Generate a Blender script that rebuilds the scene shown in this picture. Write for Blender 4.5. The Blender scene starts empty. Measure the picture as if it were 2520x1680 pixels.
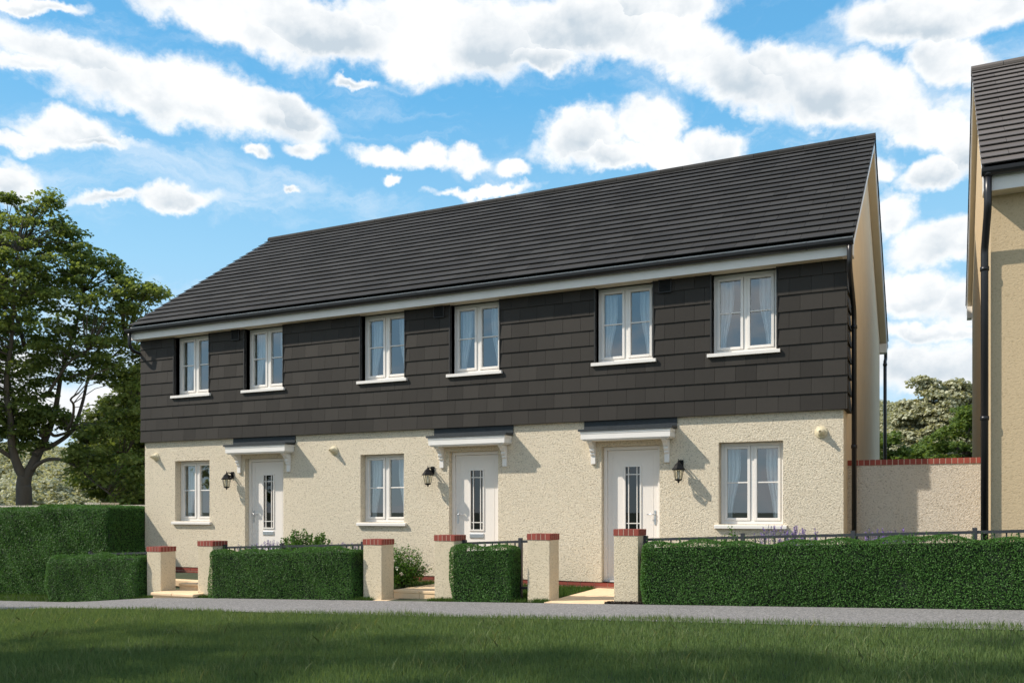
import bpy, math, random
import numpy as np
from mathutils import Vector

random.seed(7)
RNG = np.random.default_rng(11)
scene = bpy.context.scene
COL = scene.collection
EZ = 1.09                      # eye height above the ground-floor level (z = 0)
FPX, CX, HY = 2185.0, 1260.0, 1260.0
YAW = math.radians(25.85)
FW = (-math.sin(YAW), math.cos(YAW)); RT = (math.cos(YAW), math.sin(YAW))

# ------------------------------------------------------------------ helpers
def tag(o, label=None, cat=None, group=None, kind=None):
    if label: o['label'] = label
    if cat: o['category'] = cat
    if group: o['group'] = group
    if kind: o['kind'] = kind
    return o

def thing(name, loc, label, cat, group=None):
    o = bpy.data.objects.new(name, None)
    o.empty_display_size = 0.2
    COL.objects.link(o); o.location = loc
    return tag(o, label, cat, group)

def root_loc(o):
    while o.parent: o = o.parent
    return Vector(o.location)

class MB:
    """collects simple shapes in world coordinates, links them as one mesh object"""
    def __init__(s): s.v = []; s.f = []; s.m = []; s.s = []
    def face(s, idx, m=0, sm=False): s.f.append(idx); s.m.append(m); s.s.append(sm)
    def quad(s, a, b, c, d, m=0):
        n = len(s.v); s.v += [a, b, c, d]; s.face((n, n+1, n+2, n+3), m)
    def hexa(s, p, m=0):
        n = len(s.v); s.v += [tuple(q) for q in p]
        for q in ((0,3,2,1),(4,5,6,7),(0,1,5,4),(1,2,6,5),(2,3,7,6),(3,0,4,7)):
            s.face(tuple(n+i for i in q), m)
    def box(s, x0, x1, y0, y1, z0, z1, m=0):
        s.hexa([(x0,y0,z0),(x1,y0,z0),(x1,y1,z0),(x0,y1,z0),(x0,y0,z1),(x1,y0,z1),(x1,y1,z1),(x0,y1,z1)], m)
    def ring(s, x0, x1, z0, z1, t, y0, y1, m=0):
        """rectangular frame standing in the x-z plane, members butted end to end"""
        s.box(x0, x0+t, y0, y1, z0, z1, m); s.box(x1-t, x1, y0, y1, z0, z1, m)
        s.box(x0+t, x1-t, y0, y1, z0, z0+t, m); s.box(x0+t, x1-t, y0, y1, z1-t, z1, m)
    def prism(s, prof, x0, x1, m=0):
        """profile of (y, z) points pushed along x"""
        n = len(s.v); k = len(prof)
        s.v += [(x0, y, z) for y, z in prof] + [(x1, y, z) for y, z in prof]
        s.face(tuple(range(n+k-1, n-1, -1)), m); s.face(tuple(range(n+k, n+2*k)), m)
        for i in range(k):
            j = (i+1) % k; s.face((n+i, n+j, n+k+j, n+k+i), m)
    def tube(s, pts, rad, n=8, m=0, caps=True):
        pts = [Vector(p) for p in pts]
        if not hasattr(rad, '__len__'): rad = [rad]*len(pts)
        b = len(s.v); up = None
        for i, p in enumerate(pts):
            t = (pts[min(i+1, len(pts)-1)] - pts[max(i-1, 0)]).normalized()
            if up is None:
                a = Vector((0,0,1)) if abs(t.z) < 0.9 else Vector((1,0,0))
                up = t.cross(a).normalized()
            else:
                up = (up - t*up.dot(t)).normalized()
            w = t.cross(up)
            for k in range(n):
                a = 2*math.pi*k/n
                s.v.append(tuple(p + (up*math.cos(a) + w*math.sin(a))*rad[i]))
        for i in range(len(pts)-1):
            for k in range(n):
                k2 = (k+1) % n
                s.face((b+i*n+k, b+i*n+k2, b+(i+1)*n+k2, b+(i+1)*n+k), m, True)
        if caps:
            s.face(tuple(b+k for k in range(n-1, -1, -1)), m)
            e = b+(len(pts)-1)*n; s.face(tuple(e+k for k in range(n)), m)
    def lathe(s, c, prof, n=24, axis='z', m=0, sm=True, rot=0.0):
        b = len(s.v)
        for r, h in prof:
            for k in range(n):
                a = 2*math.pi*k/n + rot
                if axis == 'z': s.v.append((c[0]+r*math.cos(a), c[1]+r*math.sin(a), c[2]+h))
                else: s.v.append((c[0]+r*math.cos(a), c[1]-h, c[2]+r*math.sin(a)))   # towards -y
        for i in range(len(prof)-1):
            for k in range(n):
                k2 = (k+1) % n
                s.face((b+i*n+k, b+i*n+k2, b+(i+1)*n+k2, b+(i+1)*n+k), m, sm)
        s.face(tuple(b+k for k in range(n-1, -1, -1)), m)
        e = b+(len(prof)-1)*n; s.face(tuple(e+k for k in range(n)), m)
    def build(s, name, mats, parent=None, origin=None, bevel=0):
        if not isinstance(mats, (list, tuple)): mats = [mats]
        o0 = root_loc(parent) if parent else Vector(origin or (0,0,0))
        me = bpy.data.meshes.new(name)
        me.from_pydata([(a-o0.x, b-o0.y, c-o0.z) for a, b, c in s.v], [], s.f)
        for mt in mats: me.materials.append(mt)
        me.polygons.foreach_set('material_index', s.m)
        me.polygons.foreach_set('use_smooth', s.s)
        me.update()
        ob = bpy.data.objects.new(name, me); COL.objects.link(ob)
        if parent: ob.parent = parent
        else: ob.location = o0
        if bevel:
            md = ob.modifiers.new('Bevel', 'BEVEL'); md.width = bevel; md.segments = 2; md.limit_method = 'ANGLE'
        return ob

def np_mesh(name, verts, k, mat, parent=None, origin=None, ngon=True, faces=None, smooth=False):
    """verts (n*k,3): n separate k-gons (or explicit uniform faces array) as one mesh"""
    o0 = root_loc(parent) if parent else Vector(origin or (0,0,0))
    v = (np.asarray(verts, dtype=np.float32) - np.array(o0, dtype=np.float32))
    if faces is None:
        n = len(v)//k
        loops = np.arange(n*k, dtype=np.int32); starts = np.arange(n, dtype=np.int32)*k
        tot = np.full(n, k, dtype=np.int32)
    else:
        loops = np.concatenate([f.ravel() for f in faces]).astype(np.int32)
        tot = np.concatenate([np.full(len(f), f.shape[1]) for f in faces]).astype(np.int32)
        starts = (np.cumsum(tot) - tot).astype(np.int32)
    me = bpy.data.meshes.new(name)
    me.vertices.add(len(v)); me.vertices.foreach_set('co', v.ravel())
    me.loops.add(len(loops)); me.loops.foreach_set('vertex_index', loops)
    me.polygons.add(len(starts)); me.polygons.foreach_set('loop_start', starts); me.polygons.foreach_set('loop_total', tot)
    me.materials.append(mat)
    me.update(calc_edges=True); me.validate()
    if smooth: me.polygons.foreach_set('use_smooth', np.ones(len(starts), dtype=bool))
    ob = bpy.data.objects.new(name, me); COL.objects.link(ob)
    if parent: ob.parent = parent
    else: ob.location = o0
    return ob

def unit(a): return a/np.maximum(np.linalg.norm(a, axis=1, keepdims=True), 1e-9)

LEAF = np.array([(0,-.5,0),(.30,-.12,.10),(.22,.22,.08),(0,.5,-.06),(-.22,.22,.08),(-.30,-.12,.10)])
MAPLE = np.array([(0,-.5,0),(.16,-.30,.02),(.46,-.28,.0),(.26,-.02,.05),(.50,.20,-.02),(.18,.18,.06),(0,.55,-.08),
                  (-.18,.18,.06),(-.50,.20,-.02),(-.26,-.02,.05),(-.46,-.28,.0),(-.16,-.30,.02)])
CARD = np.array([(-.5,-.35,0),(.1,-.5,.12),(.5,.05,0),(.15,.5,.12),(-.4,.35,-.05)])
def leaf_verts(P, N, size, shape):
    """P positions, N leaf normals; random spin about the normal"""
    n = len(P); N = unit(N)
    a = unit(np.cross(N, unit(RNG.normal(size=(n,3))))); b = np.cross(N, a)
    s = np.asarray(size).reshape(-1,1,1)*np.ones((n,1,1))
    V = P[:,None,:] + s*(shape[None,:,0,None]*a[:,None,:] + shape[None,:,1,None]*b[:,None,:] + shape[None,:,2,None]*N[:,None,:])
    return V.reshape(-1,3)

def dirpx(x, y): 
    u = (x-CX)/FPX
    return Vector((RT[0]*u+FW[0], RT[1]*u+FW[1], -(y-HY)/FPX))
def at_depth(x, y, t, dx=0): return Vector((0,0,EZ)) + dirpx(x, y)*t
def px_x(x, Y):
    d = dirpx(x, HY); return d.x/d.y*Y
def sstep(a, b, x):
    t = np.clip((np.asarray(x, dtype=float)-a)/(b-a), 0, 1); return t*t*(3-2*t)

# ------------------------------------------------------------------ materials
class NT:
    def __init__(s, tree): s.t = tree; tree.nodes.clear()
    def n(s, kind, _inputs=None, **kw):
        nd = s.t.nodes.new(kind)
        for k, v in kw.items(): setattr(nd, k, v)
        for k, v in (_inputs or {}).items(): s.set(nd, k, v)
        return nd
    def set(s, nd, k, v):
        inp = nd.inputs[k]
        if isinstance(v, bpy.types.NodeSocket): s.t.links.new(v, inp)
        elif isinstance(v, bpy.types.Node): s.t.links.new(v.outputs[0], inp)
        else: inp.default_value = v
    def math(s, op, a, b=0.0, c=None, clamp=False):
        nd = s.n('ShaderNodeMath', {0: a, 1: b}, operation=op, use_clamp=clamp)
        if c is not None: s.set(nd, 2, c)
        return nd.outputs[0]
    def vmath(s, op, a, b=(0,0,0), out=0, scale=None):
        nd = s.n('ShaderNodeVectorMath', {0: a, 1: b}, operation=op)
        if scale is not None: s.set(nd, 'Scale', scale)
        return nd.outputs['Value'] if op in ('DOT_PRODUCT','LENGTH') else nd.outputs[0]
    def mix(s, f, a, b, blend='MIX'):
        nd = s.n('ShaderNodeMix', data_type='RGBA', blend_type=blend)
        s.set(nd, 0, f); s.set(nd, 6, a); s.set(nd, 7, b); return nd.outputs[2]
    def ramp(s, f, stops, interp='LINEAR'):
        nd = s.n('ShaderNodeValToRGB'); s.set(nd, 0, f); cr = nd.color_ramp; cr.interpolation = interp
        while len(cr.elements) < len(stops): cr.elements.new(0.5)
        for e, (p, c) in zip(cr.elements, stops): e.position = p; e.color = c if len(c) == 4 else (*c, 1)
        return nd.outputs[0]
    def noise(s, vec, scale, detail=4, rough=0.55, dist=0.0):
        nd = s.n('ShaderNodeTexNoise', {'Scale': scale, 'Detail': detail, 'Roughness': rough, 'Distortion': dist})
        if vec is not None: s.set(nd, 'Vector', vec)
        return nd.outputs[0]

def c4(c): return (*c, 1) if len(c) == 3 else c
def material(name):
    m = bpy.data.materials.new(name); m.use_nodes = True
    return m, NT(m.node_tree)
def finish(nt, shader): nt.n('ShaderNodeOutputMaterial', {'Surface': shader})
def coords(nt): return nt.n('ShaderNodeTexCoord').outputs['Object']

def simple(name, col, rough=0.5, var=0.06, scale=6.0, bump=0.0, bscale=60, metal=0.0, spec=0.5, stretch=None):
    m, nt = material(name); co = coords(nt)
    if stretch: co = nt.vmath('MULTIPLY', co, stretch)
    ns = nt.noise(co, scale, 5, 0.6)
    c = nt.mix(ns, c4([x*(1-var*2) for x in col]), c4([min(1, x*(1+var*2)) for x in col]))
    b = nt.n('ShaderNodeBsdfPrincipled', {'Base Color': c, 'Roughness': rough, 'Metallic': metal, 'Specular IOR Level': spec})
    if bump:
        bn = nt.n('ShaderNodeBump', {'Strength': bump, 'Distance': 0.01, 'Height': nt.noise(co, bscale, 4, 0.6)})
        nt.set(b, 'Normal', bn)
    finish(nt, b); return m

def roughcast(name, col, dark, strength=0.9, scale=34.0, dist=0.02):
    """dashed render: lumpy streaked relief with a darker colour in the pits"""
    m, nt = material(name); co = coords(nt)
    w = nt.noise(co, 14, 3, 0.6)
    wv = nt.vmath('ADD', co, nt.vmath('SCALE', nt.n('ShaderNodeTexNoise', {'Vector': co, 'Scale': 16.0, 'Detail': 2.0}).outputs[1], scale=0.05))
    sk = nt.vmath('MULTIPLY', wv, (1.0, 1.0, 1.35))
    n1 = nt.noise(sk, scale, 5, 0.62, 0.25)
    n2 = nt.noise(sk, scale*2.4, 3, 0.6)
    h = nt.math('ADD', nt.math('MULTIPLY', n1, 0.75), nt.math('MULTIPLY', n2, 0.25))
    pit = nt.ramp(h, [(0.385, (1,1,1)), (0.475, (0,0,0))])
    big = nt.noise(co, 0.9, 4, 0.6)
    c = nt.mix(big, c4([x*0.93 for x in col]), c4([min(1,x*1.05) for x in col]))
    c = nt.mix(nt.math('MULTIPLY', pit, 0.58), c, c4(dark))
    bn = nt.n('ShaderNodeBump', {'Strength': strength, 'Distance': dist, 'Height': h})
    b = nt.n('ShaderNodeBsdfPrincipled', {'Base Color': c, 'Roughness': 0.92, 'Specular IOR Level': 0.15, 'Normal': bn})
    finish(nt, b); return m

def tile_mat(name, col, var=0.12, rough=0.62, streak=True):
    """concrete tiles: each tile its own tone, fine drawn grain"""
    m, nt = material(name); co = coords(nt)
    isl = nt.n('ShaderNodeNewGeometry').outputs['Random Per Island']
    g = nt.noise(nt.vmath('MULTIPLY', co, (60, 60, 8)), 1.0, 4, 0.65)
    big = nt.noise(co, 1.3, 5, 0.65)
    f = nt.math('ADD', nt.math('MULTIPLY', isl, 0.55), nt.math('ADD', nt.math('MULTIPLY', g, 0.3), nt.math('MULTIPLY', big, 0.35)))
    c = nt.mix(f, c4([x*(1-2.2*var) for x in col]), c4([x*(1+2.2*var) for x in col]))
    fine = nt.noise(co, 180, 3, 0.7)
    bn = nt.n('ShaderNodeBump', {'Strength': 0.25, 'Distance': 0.004, 'Height': nt.math('ADD', nt.math('MULTIPLY', g, .6), fine)})
    b = nt.n('ShaderNodeBsdfPrincipled', {'Base Color': c, 'Roughness': rough, 'Specular IOR Level': 0.15, 'Normal': bn})
    finish(nt, b); return m

def leaf_mat(name, c_dark, c_light, trans=0.35, rough=0.45, back=None, spec=0.22):
    m, nt = material(name)
    isl = nt.n('ShaderNodeNewGeometry').outputs['Random Per Island']
    big = nt.noise(coords(nt), 0.8, 3, 0.6)
    f = nt.math('ADD', nt.math('MULTIPLY', isl, 0.7), nt.math('MULTIPLY', nt.math('SUBTRACT', big, 0.3), 0.6), clamp=True)
    c = nt.mix(f, c4(c_dark), c4(c_light))
    b = nt.n('ShaderNodeBsdfPrincipled', {'Base Color': c, 'Roughness': rough, 'Specular IOR Level': spec})
    t = nt.n('ShaderNodeBsdfTranslucent', {'Color': nt.mix(0.5, c, c4(back or [c_light[0]*1.6, c_light[1]*1.5, c_light[2]*.5]))})
    finish(nt, nt.n('ShaderNodeMixShader', {0: trans, 1: b, 2: t})); return m

def brick_mat(name, col, var=0.2):
    m, nt = material(name); co = coords(nt)
    isl = nt.n('ShaderNodeNewGeometry').outputs['Random Per Island']
    ns = nt.noise(co, 45, 5, 0.7)
    f = nt.math('ADD', nt.math('MULTIPLY', isl, 0.5), nt.math('MULTIPLY', ns, 0.5))
    c = nt.mix(f, c4([x*(1-1.6*var) for x in col]), c4([x*(1+1.6*var) for x in col]))
    bn = nt.n('ShaderNodeBump', {'Strength': 0.4, 'Distance': 0.004, 'Height': ns})
    finish(nt, nt.n('ShaderNodeBsdfPrincipled', {'Base Color': c, 'Roughness': 0.85, 'Normal': bn})); return m

def tarmac_mat():
    m, nt = material('pavement_grey'); co = coords(nt)
    v = nt.n('ShaderNodeTexVoronoi', {'Vector': co, 'Scale': 75.0}).outputs['Color']
    sp = nt.n('ShaderNodeSeparateColor', {0: v}).outputs[0]
    big = nt.noise(co, 0.7, 5, 0.6)
    st = nt.noise(nt.vmath('MULTIPLY', co, (1, 4, 1)), 1.6, 4, 0.6)
    c = nt.ramp(sp, [(0.0, (.12,.118,.116)), (0.55, (.21,.204,.20)), (1.0, (.37,.355,.345))])
    c = nt.mix(nt.math('MULTIPLY', nt.math('ADD', big, st), 0.22), c, (0.2,0.19,0.185,1))
    bn = nt.n('ShaderNodeBump', {'Strength': 0.5, 'Distance': 0.006, 'Height': nt.noise(co, 110, 3, 0.7)})
    finish(nt, nt.n('ShaderNodeBsdfPrincipled', {'Base Color': c, 'Roughness': 0.9, 'Normal': bn, 'Specular IOR Level': .25})); return m

def glass_mat(name, refl=0.30, tint=(0.9, 0.95, 0.97)):
    m, nt = material(name)
    fr = nt.n('ShaderNodeFresnel', {'IOR': 1.5}).outputs[0]
    f = nt.math('ADD', fr, refl, clamp=True)
    f = nt.math('MULTIPLY', f, nt.math('SUBTRACT', 1.0, nt.n('ShaderNodeNewGeometry').outputs['Backfacing']))   # coated outer face only
    g = nt.n('ShaderNodeBsdfGlossy', {'Color': (0.92,0.96,1,1), 'Roughness': 0.0})
    t = nt.n('ShaderNodeBsdfTransparent', {'Color': c4(tint)})
    finish(nt, nt.n('ShaderNodeMixShader', {0: f, 1: t, 2: g})); return m

def curtain_mat():
    m, nt = material('curtain_voile')
    d = nt.n('ShaderNodeBsdfDiffuse', {'Color': (.9,.9,.9,1)})
    t = nt.n('ShaderNodeBsdfTranslucent', {'Color': (.88,.88,.88,1)})
    s = nt.n('ShaderNodeMixShader', {0: 0.35, 1: d, 2: t})
    finish(nt, s); return m

M = {}
M['roughcast'] = roughcast('cream_roughcast', (.79,.70,.545), (.21,.16,.095), 1.0, 42, 0.032)
M['roughcast_fine'] = roughcast('cream_pillar_render', (.68,.59,.435), (.30,.24,.15), 0.9, 46, 0.02)
M['roughcast_grey'] = roughcast('greyish_wall_render', (.67,.605,.51), (.20,.165,.12), 1.0, 42, 0.032)
M['smooth_render'] = simple('tan_smooth_render', (.82,.70,.52), 0.9, 0.05, 3.0, 0.35, 140, spec=.15)
M['neighbour_render'] = roughcast('tan_neighbour_render', (.56,.44,.28), (.38,.29,.175), 0.5, 34, 0.016)
M['wall_tile'] = tile_mat('charcoal_wall_tile', (.036,.0325,.0285), 0.17)
M['tile_dark'] = simple('charcoal_trim', (.018,.018,.018), 0.6)
M['roof_tile'] = tile_mat('dark_grey_roof_tile', (.041,.0395,.0375), 0.17, 0.8)
M['roof_tile_taupe'] = tile_mat('taupe_roof_tile', (.13,.115,.105), 0.10, 0.7)
M['white'] = simple('white_upvc', (.80,.765,.72), 0.35, 0.02, 4)
M['white_board'] = simple('white_painted_board', (.80,.775,.735), 0.45, 0.04, 5, 0.08, 40)
M['verge_white'] = simple('cool_white_verge_board', (.85,.88,.92), 0.4, 0.02)
M['cream_board'] = simple('cream_soffit_board', (.62,.55,.42), 0.6, 0.03)
M['door_white'] = simple('white_door_skin', (.80,.755,.705), 0.4, 0.02, 30, 0.12, 90)
M['black'] = simple('black_plastic', (.012,.012,.014), 0.35, 0.05)
M['iron'] = simple('black_painted_iron', (.006,.006,.007), 0.6, 0.1, 20, spec=.25)
M['slate_iron'] = simple('grey_painted_railing', (.035,.038,.045), 0.45, 0.1, 20)
M['lead'] = simple('blue_grey_lead', (.020,.027,.033), 0.6, 0.35, 25, 0.3, 40)
M['brick'] = brick_mat('red_brick', (.26,.055,.038))
M['mortar'] = simple('pale_mortar', (.55,.40,.31), 0.95, 0.1, 40, 0.3, 90)
M['stone'] = simple('honey_sandstone', (.80,.59,.37), 0.8, 0.08, 4, 0.2, 90)
M['steel'] = simple('brushed_steel', (.65,.66,.68), 0.3, 0.05, 8, metal=0.9)
M['flue'] = simple('cream_plastic', (.66,.58,.40), 0.5, 0.03)
M['pavement'] = tarmac_mat()
M['glass'] = glass_mat('window_glass', 0.15)
M['door_glass'] = glass_mat('door_glass', 0.04, (.28,.27,.26))
M['lamp_glass'] = glass_mat('lantern_glass', 0.08, (.95,.95,.9))
M['curtain'] = curtain_mat()
M['inside'] = simple('plain_plaster', (.33,.29,.25), 0.9, 0.03)
M['hedge'] = leaf_mat('privet_leaf', (.028,.078,.018), (.098,.228,.048), 0.30, 0.5, spec=.2)
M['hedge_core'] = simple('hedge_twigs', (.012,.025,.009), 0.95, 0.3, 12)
M['maple'] = leaf_mat('maple_leaf', (.075,.118,.036), (.225,.285,.080), 0.48, 0.5)
M['maple_dark'] = leaf_mat('dark_maple_leaf', (.050,.082,.024), (.165,.210,.052), 0.42, 0.5)
M['garden_tree'] = leaf_mat('garden_tree_leaf', (.055,.10,.026), (.18,.25,.055), 0.40, 0.5)
M['far_leaf'] = leaf_mat('hazed_olive_leaf', (.20,.215,.145), (.58,.57,.40), 0.28, 0.6)  # lifted dark tone: distance haze painted into the leaf colour
M['bark'] = simple('grey_brown_bark', (.085,.072,.056), 0.9, 0.2, 9, 0.6, 30, stretch=(1,1,.25))
M['grass'] = leaf_mat('lawn_blade', (.066,.128,.048), (.175,.245,.085), 0.34, 0.6)
M['grass_pale'] = leaf_mat('pale_grass_blade', (.10,.15,.06), (.25,.29,.13), 0.3, 0.6)
M['grass_bright'] = leaf_mat('garden_grass_blade', (.03,.07,.015), (.09,.16,.03), 0.25, 0.55)
M['soil'] = simple('grassy_soil', (.035,.048,.02), 0.95, 0.3, 5, 0.4, 40)
M['lavender_flower'] = leaf_mat('lavender_flower', (.16,.09,.34), (.34,.22,.58), 0.2, 0.6, back=(.4,.3,.6))
M['lavender_leaf'] = leaf_mat('lavender_leaf', (.05,.09,.05), (.12,.17,.09), 0.2, 0.6)
M['shrub'] = leaf_mat('glossy_shrub_leaf', (.03,.085,.014), (.12,.25,.035), 0.25, 0.35)
M['blossom'] = leaf_mat('white_blossom', (.55,.50,.40), (.85,.80,.70), 0.2, 0.7, back=(.8,.75,.65))
M['mulch'] = simple('dark_bark_mulch', (.05,.035,.025), 0.9, 0.4, 30, 0.6, 40)
M['hill'] = simple('pale_wooded_hill', (.13,.14,.07), 0.95, 0.25, 0.3)

# ------------------------------------------------------------------ ground
def ground(X, Y):
    X = np.asarray(X, float); Y = np.asarray(Y, float)
    g = 0.031*np.clip(X, -22, 8) - 0.11*sstep(-11.6, -14.6, X)
    far = sstep(30, 60, np.hypot(X+6, Y-8)); g = g*(1-far) - 0.5*far
    inb = sstep(-15.2, -14.6, X)
    s = sstep(11.5, 12.6, Y)*(1-sstep(23, 26, Y))*inb
    gar = -0.11 + 0.32*sstep(-0.9, 1.2, X)
    return g*(1-s) + gar*s

def grid_sheet(name, xs, ys, dz, mat, **kw):
    xs = np.array(xs); ys = np.array(ys)
    XX, YY = np.meshgrid(xs, ys, indexing='ij')
    ZZ = ground(XX, YY) + dz
    V = np.stack([XX, YY, ZZ], -1).reshape(-1, 3)
    ny = len(ys); i, j = np.meshgrid(np.arange(len(xs)-1), np.arange(ny-1), indexing='ij')
    a = (i*ny+j).ravel(); F = np.stack([a, a+ny, a+ny+1, a+1], 1)
    return np_mesh(name, V, 4, mat, faces=[F], smooth=True, **kw)

xs = np.concatenate([[-3000,-800,-300,-120,-70,-45,-32], np.arange(-24, 6.01, .3), [8,12,20,40,90,300,900,3000]])
ys = np.concatenate([[-3000,-800,-200,-60,-20,-8,-2], np.arange(1, 14.01, .25), [16,20,26,34,50,80,150,300,900,3000]])
o = grid_sheet('ground', xs, ys, 0.0, M['soil']); tag(o, 'grassy ground sheet under lawn, gardens and houses', 'ground', kind='structure')
PX = np.arange(-24, 6.01, .3)
o = grid_sheet('pavement', PX, [9.2, 9.5, 9.9, 10.4, 11.02], 0.012, M['pavement'])
tag(o, 'grey speckled tarmac pavement between the lawn and the hedges', 'pavement', kind='structure')

def blades(name, P, h0, h1, w, mat, lean=0.45, **kw):
    n = len(P); az = RNG.uniform(0, 2*math.pi, n); h = RNG.uniform(h0, h1, n)*RNG.uniform(.7, 1.1, n)
    side = np.stack([np.cos(az), np.sin(az), np.zeros(n)], 1)
    az2 = RNG.uniform(0, 2*math.pi, n); L = RNG.uniform(0.05, lean, n)*h
    ln = np.stack([np.cos(az2), np.sin(az2), np.zeros(n)], 1)*L[:,None]
    up = np.array([0,0,1.0])
    W = (w*RNG.uniform(.7, 1.3, n))[:,None]
    m1 = P + ln*0.35 + up*(h*0.55)[:,None]; tip = P + ln + up*(h)[:,None]*0.97
    V = np.stack([P - side*W, P + side*W, m1 + side*W*.8, tip, m1 - side*W*.8], 1).reshape(-1, 3)
    return np_mesh(name, V, 5, mat, **kw)

def lawn_edge(X): return 9.42 + 0.10*np.sin(X*1.7) + 0.06*np.sin(X*4.1+1) - 0.035*np.clip(-X-4, 0, 12) + 0.10*sstep(-3, 2, X)
n = 620000
X = RNG.uniform(-17.5, 3.2, n); Y = RNG.uniform(4.0, 10.0, n)
ang = np.degrees(np.arctan2(X, Y)) + 25.85
keep = (np.abs(ang) < 33) & (Y < lawn_edge(X) + RNG.normal(0, .03, n))
dn = 0.35 + 0.65*sstep(10.5, 5.5, Y)
keep &= RNG.random(n) < dn
X, Y = X[keep], Y[keep]
und = 0.5*(np.sin(X*2.3+Y*1.1)+np.sin(Y*3.1-X*.9)) 
P = np.stack([X, Y, ground(X, Y) - 0.005], 1)
o = blades('lawn', P, 0.035, 0.085, 0.0026, M['grass'])
cl = np.sin(P[:,0]*3.7+P[:,1]*1.3)+np.sin(P[:,0]*1.9-P[:,1]*4.3+2)+RNG.normal(0, .7, len(P)); T = P[(cl > .9) & (RNG.random(len(P)) < .10)]
t2 = blades('lawn_tufts', T, 0.07, 0.15, 0.0024, M['grass_pale'], lean=.9); tag(t2, 'taller pale grass blades standing out of the lawn', 'grass', kind='stuff')
tag(o, 'rough mown lawn in dappled shade across the foreground', 'grass', kind='stuff')

# ------------------------------------------------------------------ the terraced house
XL, XR, YF, YR = -14.73, -1.235, 13.12, 21.04
house = thing('terraced_house', ((XL+XR)/2, YF, 0), 'long dark tile-hung terrace of three cream rendered homes under one dark roof', 'house')

UPW = [-13.858, -12.019, -9.333, -7.492, -4.884, -3.063]
GRW = [-13.887, -9.371, -2.969]
DRS = [-12.06, -7.547, -4.80]
openings = [(x, x+.932, 3.43, 4.60) for x in UPW] + [(x, x+.92, 0.915, 2.118) for x in GRW] + [(x, x+.936, 0.0, 2.12) for x in DRS]

def wall_with_openings(mb, x0, x1, z0, z1, y, ops, depth, m=0):
    xs = sorted({x0, x1, *[v for o in ops for v in o[:2]]}); zs = sorted({z0, z1, *[v for o in ops for v in o[2:]]})
    for i in range(len(xs)-1):
        for j in range(len(zs)-1):
            cx, cz = (xs[i]+xs[i+1])/2, (zs[j]+zs[j+1])/2
            if any(o[0] < cx < o[1] and o[2] < cz < o[3] for o in ops): continue
            a, b, c, d = xs[i], xs[i+1], zs[j], zs[j+1]
            mb.quad((a,y,c),(b,y,c),(b,y,d),(a,y,d), m)
            mb.quad((b,y+depth,c),(a,y+depth,c),(a,y+depth,d),(b,y+depth,d), m)
    for a, b, c, d in ops:
        mb.quad((a,y,c),(a,y,d),(a,y+depth,d),(a,y+depth,c), m); mb.quad((b,y,d),(b,y,c),(b,y+depth,c),(b,y+depth,d), m)
        mb.quad((a,y,d),(b,y,d),(b,y+depth,d),(a,y+depth,d), m); mb.quad((b,y,c),(a,y,c),(a,y+depth,c),(b,y+depth,c), m)

mb = MB(); wall_with_openings(mb, XL, XR, 0.0, 4.70, YF, openings, 0.30)
mb.quad((XL,YF,0),(XR,YF,0),(XR,YF+.3,0),(XL,YF+.3,0))
mb.quad((XR,YF,0),(XR,YF,4.85),(XR,YF+.3,4.85),(XR,YF+.3,0)); mb.quad((XL,YF,0),(XL,YF+.3,0),(XL,YF+.3,4.85),(XL,YF,4.85))
mb.build('front_wall', M['roughcast'], house)

EY, EZ2, RY, RZ = 12.83, 4.855, 17.08, 7.79      # eaves edge and ridge of the tile surface
YBK = 2*RY-EY
def under(y): return EZ2-0.10 + (RZ-EZ2)*(1-abs(y-RY)/(RY-EY))
for X, s in ((XR, 1), (XL, -1)):
    mb = MB(); prof = [(YF+.301, -.3), (YR, -.3), (YR, under(YR)), (RY, under(RY)), (YF+.301, under(YF+.301))]
    t = 0.28*s
    mb.prism(prof, min(X, X-t), max(X, X-t))
    mb.build('gable_wall', M['smooth_render'], house)
mb = MB(); mb.box(XL+.28, XR-.28, YR-.28, YR, -.3, under(YR)); mb.build('rear_wall', M['smooth_render'], house)

# brick plinth, recessed below the render
mb = MB(); mb.box(XL+.02, XR-.02, YF+.016, YF+.25, -.32, -.004, 1)
for k, z in enumerate((-.3, -.225, -.15, -.075)):
    x = XL+.02 + (0.1125 if k % 2 else 0)
    while x < XR-.05:
        a, b = max(x, XL+.02), min(x+.215, XR-.02)
        if b-a > .03: mb.box(a, b, YF+.010, YF+.05, z+.006, z+.068, 0)
        x += .225
mb.build('plinth', [M['brick'], M['mortar']], house)

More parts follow.
